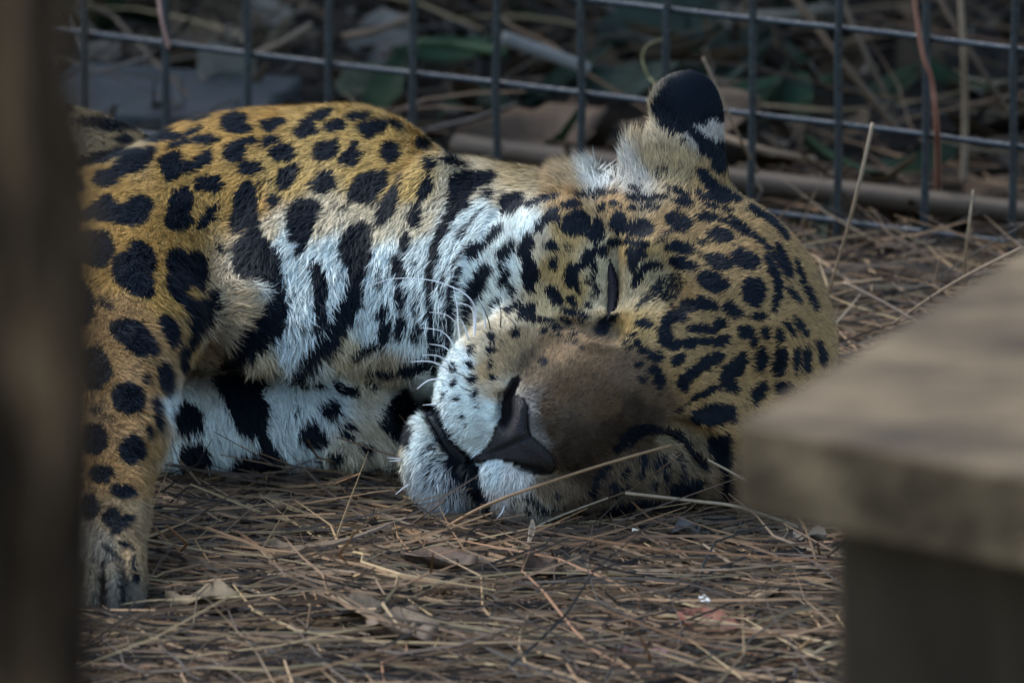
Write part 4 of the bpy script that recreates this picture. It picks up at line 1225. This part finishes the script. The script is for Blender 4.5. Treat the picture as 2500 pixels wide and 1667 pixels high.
# broad leaves and plants beyond the fence
for kk, (px, py, L, W, rz, col, lab) in enumerate([
        (1880, 232, .12, .05, .05, (.035, .085, .035), 'broad dark green leaf beyond the fence right of the ear'), (1090, 115, .10, .035, -.1, (.04, .085, .035), 'narrow green leaf beyond the fence by the grey stick'),
        (1600, 70, .13, .09, .5, (.07, .10, .07), 'dull grey-green leaf beyond the fence above the ear'), (1540, 190, .12, .05, -.5, (.05, .075, .045), 'dark green leaf beyond the fence left of the ear'),
        (1770, 130, .12, .05, .8, (.055, .075, .05), 'olive leaf beyond the fence above the broad green one'), (880, 195, .08, .04, .9, (.16, .17, .10), 'faded yellow-green leaf beyond the fence over the shoulder'),
        (560, 195, .09, .09, 1.2, (.26, .24, .18), 'upright pale tan leaf beyond the fence over the back'), (650, 30, .05, .05, .3, (.42, .36, .28), 'pale leaf beyond the fence high over the back'),
        (575, 75, .025, .035, .8, (.46, .39, .28), 'small pale curled leaf beyond the fence over the back'), (975, 112, .05, .02, .6, (.40, .27, .2), 'small pinkish leaf beyond the fence over the shoulder'),
        (930, 90, .07, .07, .2, (.33, .29, .23), 'pale crumpled leaf beyond the fence over the shoulder'), (1690, 300, .13, .06, .1, (.24, .16, .10), 'tan leaf on the ground beyond the fence beside the ear'),
        (2160, 210, .10, .03, 1.0, (.05, .07, .03), 'dark leaf beyond the fence between two dead stems'), (245, 120, .05, .03, .9, (.40, .30, .21), 'small tan leaf beyond the fence at its far end'), (1300, 320, .14, .06, .2, (.20, .13, .08), 'large brown leaf beyond the fence behind the neck')]):
    place_leaf(px, py + 20, 0, L, W, rz, -.15, tuple(.6 * q for q in col), 'broad_leaf', lab, 'leaf', .3, .3, 40 + kk, .035, .55)
# weathered board lying beyond the fence
BOARD_M = mat_noise('grey_board', [(.035, .04, .042), (.055, .06, .062), (.08, .082, .082)], 12, 0.85, 0.2, (1, 6, 6), 0.4, 50, 0.003)
def box(name, sz, mat, bevel=.004, parent=None, loc=(0, 0, 0), rot=(0, 0, 0), seg=2, **kw):
    import bmesh
    bm = bmesh.new()
    bmesh.ops.create_cube(bm, size=1)
    bmesh.ops.scale(bm, vec=sz, verts=bm.verts)
    bmesh.ops.bevel(bm, geom=bm.edges[:], offset=bevel, segments=seg, profile=.6, affect='EDGES')
    me = bpy.data.meshes.new(name)
    bm.to_mesh(me)
    bm.free()
    me.materials.append(mat)
    o = obj(name, me, parent, **kw)
    o.location, o.rotation_euler = loc, rot
    return o
pb = gnd(390, 262, .03)
box('board', (.22, .20, .03), BOARD_M, .005, None, pb, (.03, .02, -.25), label='weathered grey board lying on the ground beyond the fence', cat='board')

# ---------------------------------------------------------------- tree trunk close to the camera on the left (far out of focus)
BARK_M = mat_noise('bark', [(.012, .007, .004), (.045, .026, .013), (.24, .14, .068)], 8, 0.95, 0.1, (3.2, 3.2, 1.0), 0.9, 18, 0.02, .40, .62)
def trunk(name, px_edge, dist, R0, H, label):
    n, m = 72, 70
    ctr = CAM + (F_ + R_ * ((px_edge - 1250) / FPX) + U_ * 0) * dist
    cx, cy = ctr[0] - R0, ctr[1]
    V = []
    for a in range(m):
        z = H * a / (m - 1) - .05
        for b in range(n):
            th = 2 * math.pi * b / n
            V.append((th, z))
    V = np.array(V)
    pr = np.column_stack([np.cos(V[:, 0]) * 2 + 9, np.sin(V[:, 0]) * 2 + 9, V[:, 1] * 2.2 + 9])
    rdg = abs(vnoise(pr, .22, 3) - .5) * 2
    rr = R0 * (1 + .10 * np.exp(-V[:, 1] / .15) + .05 * (vnoise(pr, 1.0, 5) - .5)) + .022 * rdg
    P = np.column_stack([rr * np.cos(V[:, 0]), rr * np.sin(V[:, 0]), V[:, 1]])
    a, b = np.meshgrid(np.arange(m - 1), np.arange(n), indexing='ij')
    a, b = a.ravel(), b.ravel()
    q = np.column_stack([a * n + b, a * n + (b + 1) % n, (a + 1) * n + (b + 1) % n, (a + 1) * n + b])
    o = empty(name, (cx, cy, 0), label, 'tree')
    obj('trunk', mesh_np('trunk', P, None, None, True, BARK_M, quads=q), o)
    return o
trunk('tree', 138, 4.7, .16, 2.9, 'rough dark brown tree trunk standing before the jaguar\'s flank')

# ---------------------------------------------------------------- wooden platform close to the camera on the right (far out of focus)
WOOD_M = mat_noise('worn_wood', [(.05, .034, .017), (.115, .080, .042), (.21, .15, .082)], 3.0, 0.8, 0.2, (2.5, 6, 6), 0.4, 30, 0.006, .38, .64, rad(38))
POST_M = mat_noise('dark_wood', [(.03, .021, .013), (.055, .039, .024), (.085, .06, .036)], 4, 0.9, 0.15, (3, 3, .8), 0.5, 30, 0.006)
c0 = CAM + (F_ + R_ * ((1800 - 1250) / FPX) + U_ * ((833.5 - 1032) / FPX)) * 6.5
zt = c0[2]
def on_top(px, py): return gnd(px, py, zt)
a1 = on_top(2520, 596); b1 = on_top(2520, 1168)
e1, e2 = a1 - c0, b1 - c0
poly = [c0, c0 + e2 * 2.4, c0 + e2 * 2.4 + e1 * 1.3, c0 + e1 * 1.3]
TH = .053
plat = empty('wooden_platform', (c0[0] + .12, c0[1], 0), 'worn wooden platform with a thick board top on a dark post', 'platform')
import bmesh
def slab(name, poly, z0, z1, mat, bevel):
    bm = bmesh.new()
    o3 = np.array(plat.location)
    lo = [bm.verts.new(np.array((p[0], p[1], z0)) - o3) for p in poly]
    hi = [bm.verts.new(np.array((p[0], p[1], z1)) - o3) for p in poly]
    n = len(poly)
    bm.faces.new(hi); bm.faces.new(lo[::-1])
    for i in range(n):
        bm.faces.new((lo[i], lo[(i + 1) % n], hi[(i + 1) % n], hi[i]))
    bmesh.ops.recalc_face_normals(bm, faces=bm.faces)
    bmesh.ops.bevel(bm, geom=bm.edges[:], offset=bevel, segments=3, profile=.5, affect='EDGES')
    me = bpy.data.meshes.new(name)
    bm.to_mesh(me); bm.free()
    me.materials.append(mat)
    return obj(name, me, plat)
slab('board', poly, zt - TH, zt, WOOD_M, .003)
pc = CAM + (F_ + R_ * ((2036 - 1250) / FPX)) * 6.52
pp = [(pc[0], pc[1] - .01), (pc[0] + .30, pc[1] - .18), (pc[0] + .34, pc[1] + .02), (pc[0] + .07, pc[1] + .16)]
slab('post', [np.array(p) for p in pp], -.03, zt - TH - .001, POST_M, .008)

# ---------------------------------------------------------------- shrubs over the far side of the fence and a tree on the right: unseen, added to block the sky and shade the litter
CROWN_M = mat_attr('green_leaf', 0.5, 0.3, 0.3, 30)
TWIG_M = mat_noise('twig_bark', [(.03, .022, .015), (.07, .052, .035), (.11, .085, .055)], 20, 0.9, 0.1, (1, 1, .3), 0.5, 60, 0.004)
def woody(name, base, top, radii, nleaf, lsize, seed, label, cat):
    r = np.random.default_rng(seed)
    o = empty(name, base, label, cat)
    top, radii = np.array(top, float), np.array(radii, float)
    tv, tt, off = [], [], 0
    for k in range(7):
        e_ = top + radii * r.uniform(-.6, .6, 3)
        p = smooth_line([(0, 0, -.04), (top - base)[:3] * .4 + r.normal(0, .04, 3), e_ - base], 5)
        v, t = tube(p, .035 if k == 0 else .02, .004, 7)
        obj('limb' if k else 'trunk', mesh_np('limb', v, t, None, True, TWIG_M), o)
    d = r.normal(0, 1, (nleaf, 3))
    d /= np.linalg.norm(d, axis=1)[:, None]
    c = top - base + d * radii * (r.random((nleaf, 1)) ** .45) * (.75 + .5 * vnoise(d * 3 + 20, .8, seed)[:, None])
    a = r.normal(0, 1, (nleaf, 3)); a[:, 2] *= .5
    a /= np.linalg.norm(a, axis=1)[:, None]
    b = np.cross(a, r.normal(0, 1, (nleaf, 3)) + (0, 0, 1.5))
    b /= np.linalg.norm(b, axis=1)[:, None]
    L = (lsize * r.uniform(.6, 1.3, nleaf))[:, None]
    V = np.stack([c - a * L, c + b * L * .38, c + a * L, c - b * L * .38], 1).reshape(-1, 3)
    q = np.arange(nleaf * 4).reshape(-1, 4)
    cc = np.array((.045, .085, .028)) * r.uniform(.5, 1.4, (nleaf, 1))
    obj('crown', mesh_np('crown', V, None, np.repeat(cc, 4, axis=0), False, CROWN_M, quads=q), o, kind='stuff')
    return o
woody('shade_shrub', np.array((-1.0, 2.9, 0.)), (-.9, 2.5, .95), (.75, .9, .45), 3500, .05, 1, 'unseen bush added for shade beyond the far end of the fence', 'shade_shrub')
woody('shade_shrub', np.array((0., 3.1, 0.)), (.05, 2.5, 1.0), (.75, .95, .45), 3500, .05, 2, 'unseen bush added for shade beyond the fence behind the head', 'shade_shrub')
woody('shade_shrub', np.array((1.1, 2.7, 0.)), (1.0, 2.2, .95), (.75, .95, .45), 3500, .05, 3, 'unseen bush added for shade beyond the near end of the fence', 'shade_shrub')
woody('tree', np.array((1.75, .35, 0.)), (1.35, .2, 1.75), (.95, 1.3, .85), 7000, .07, 4, 'unseen tree added to block the right-hand sky beside the wooden platform', 'tree')
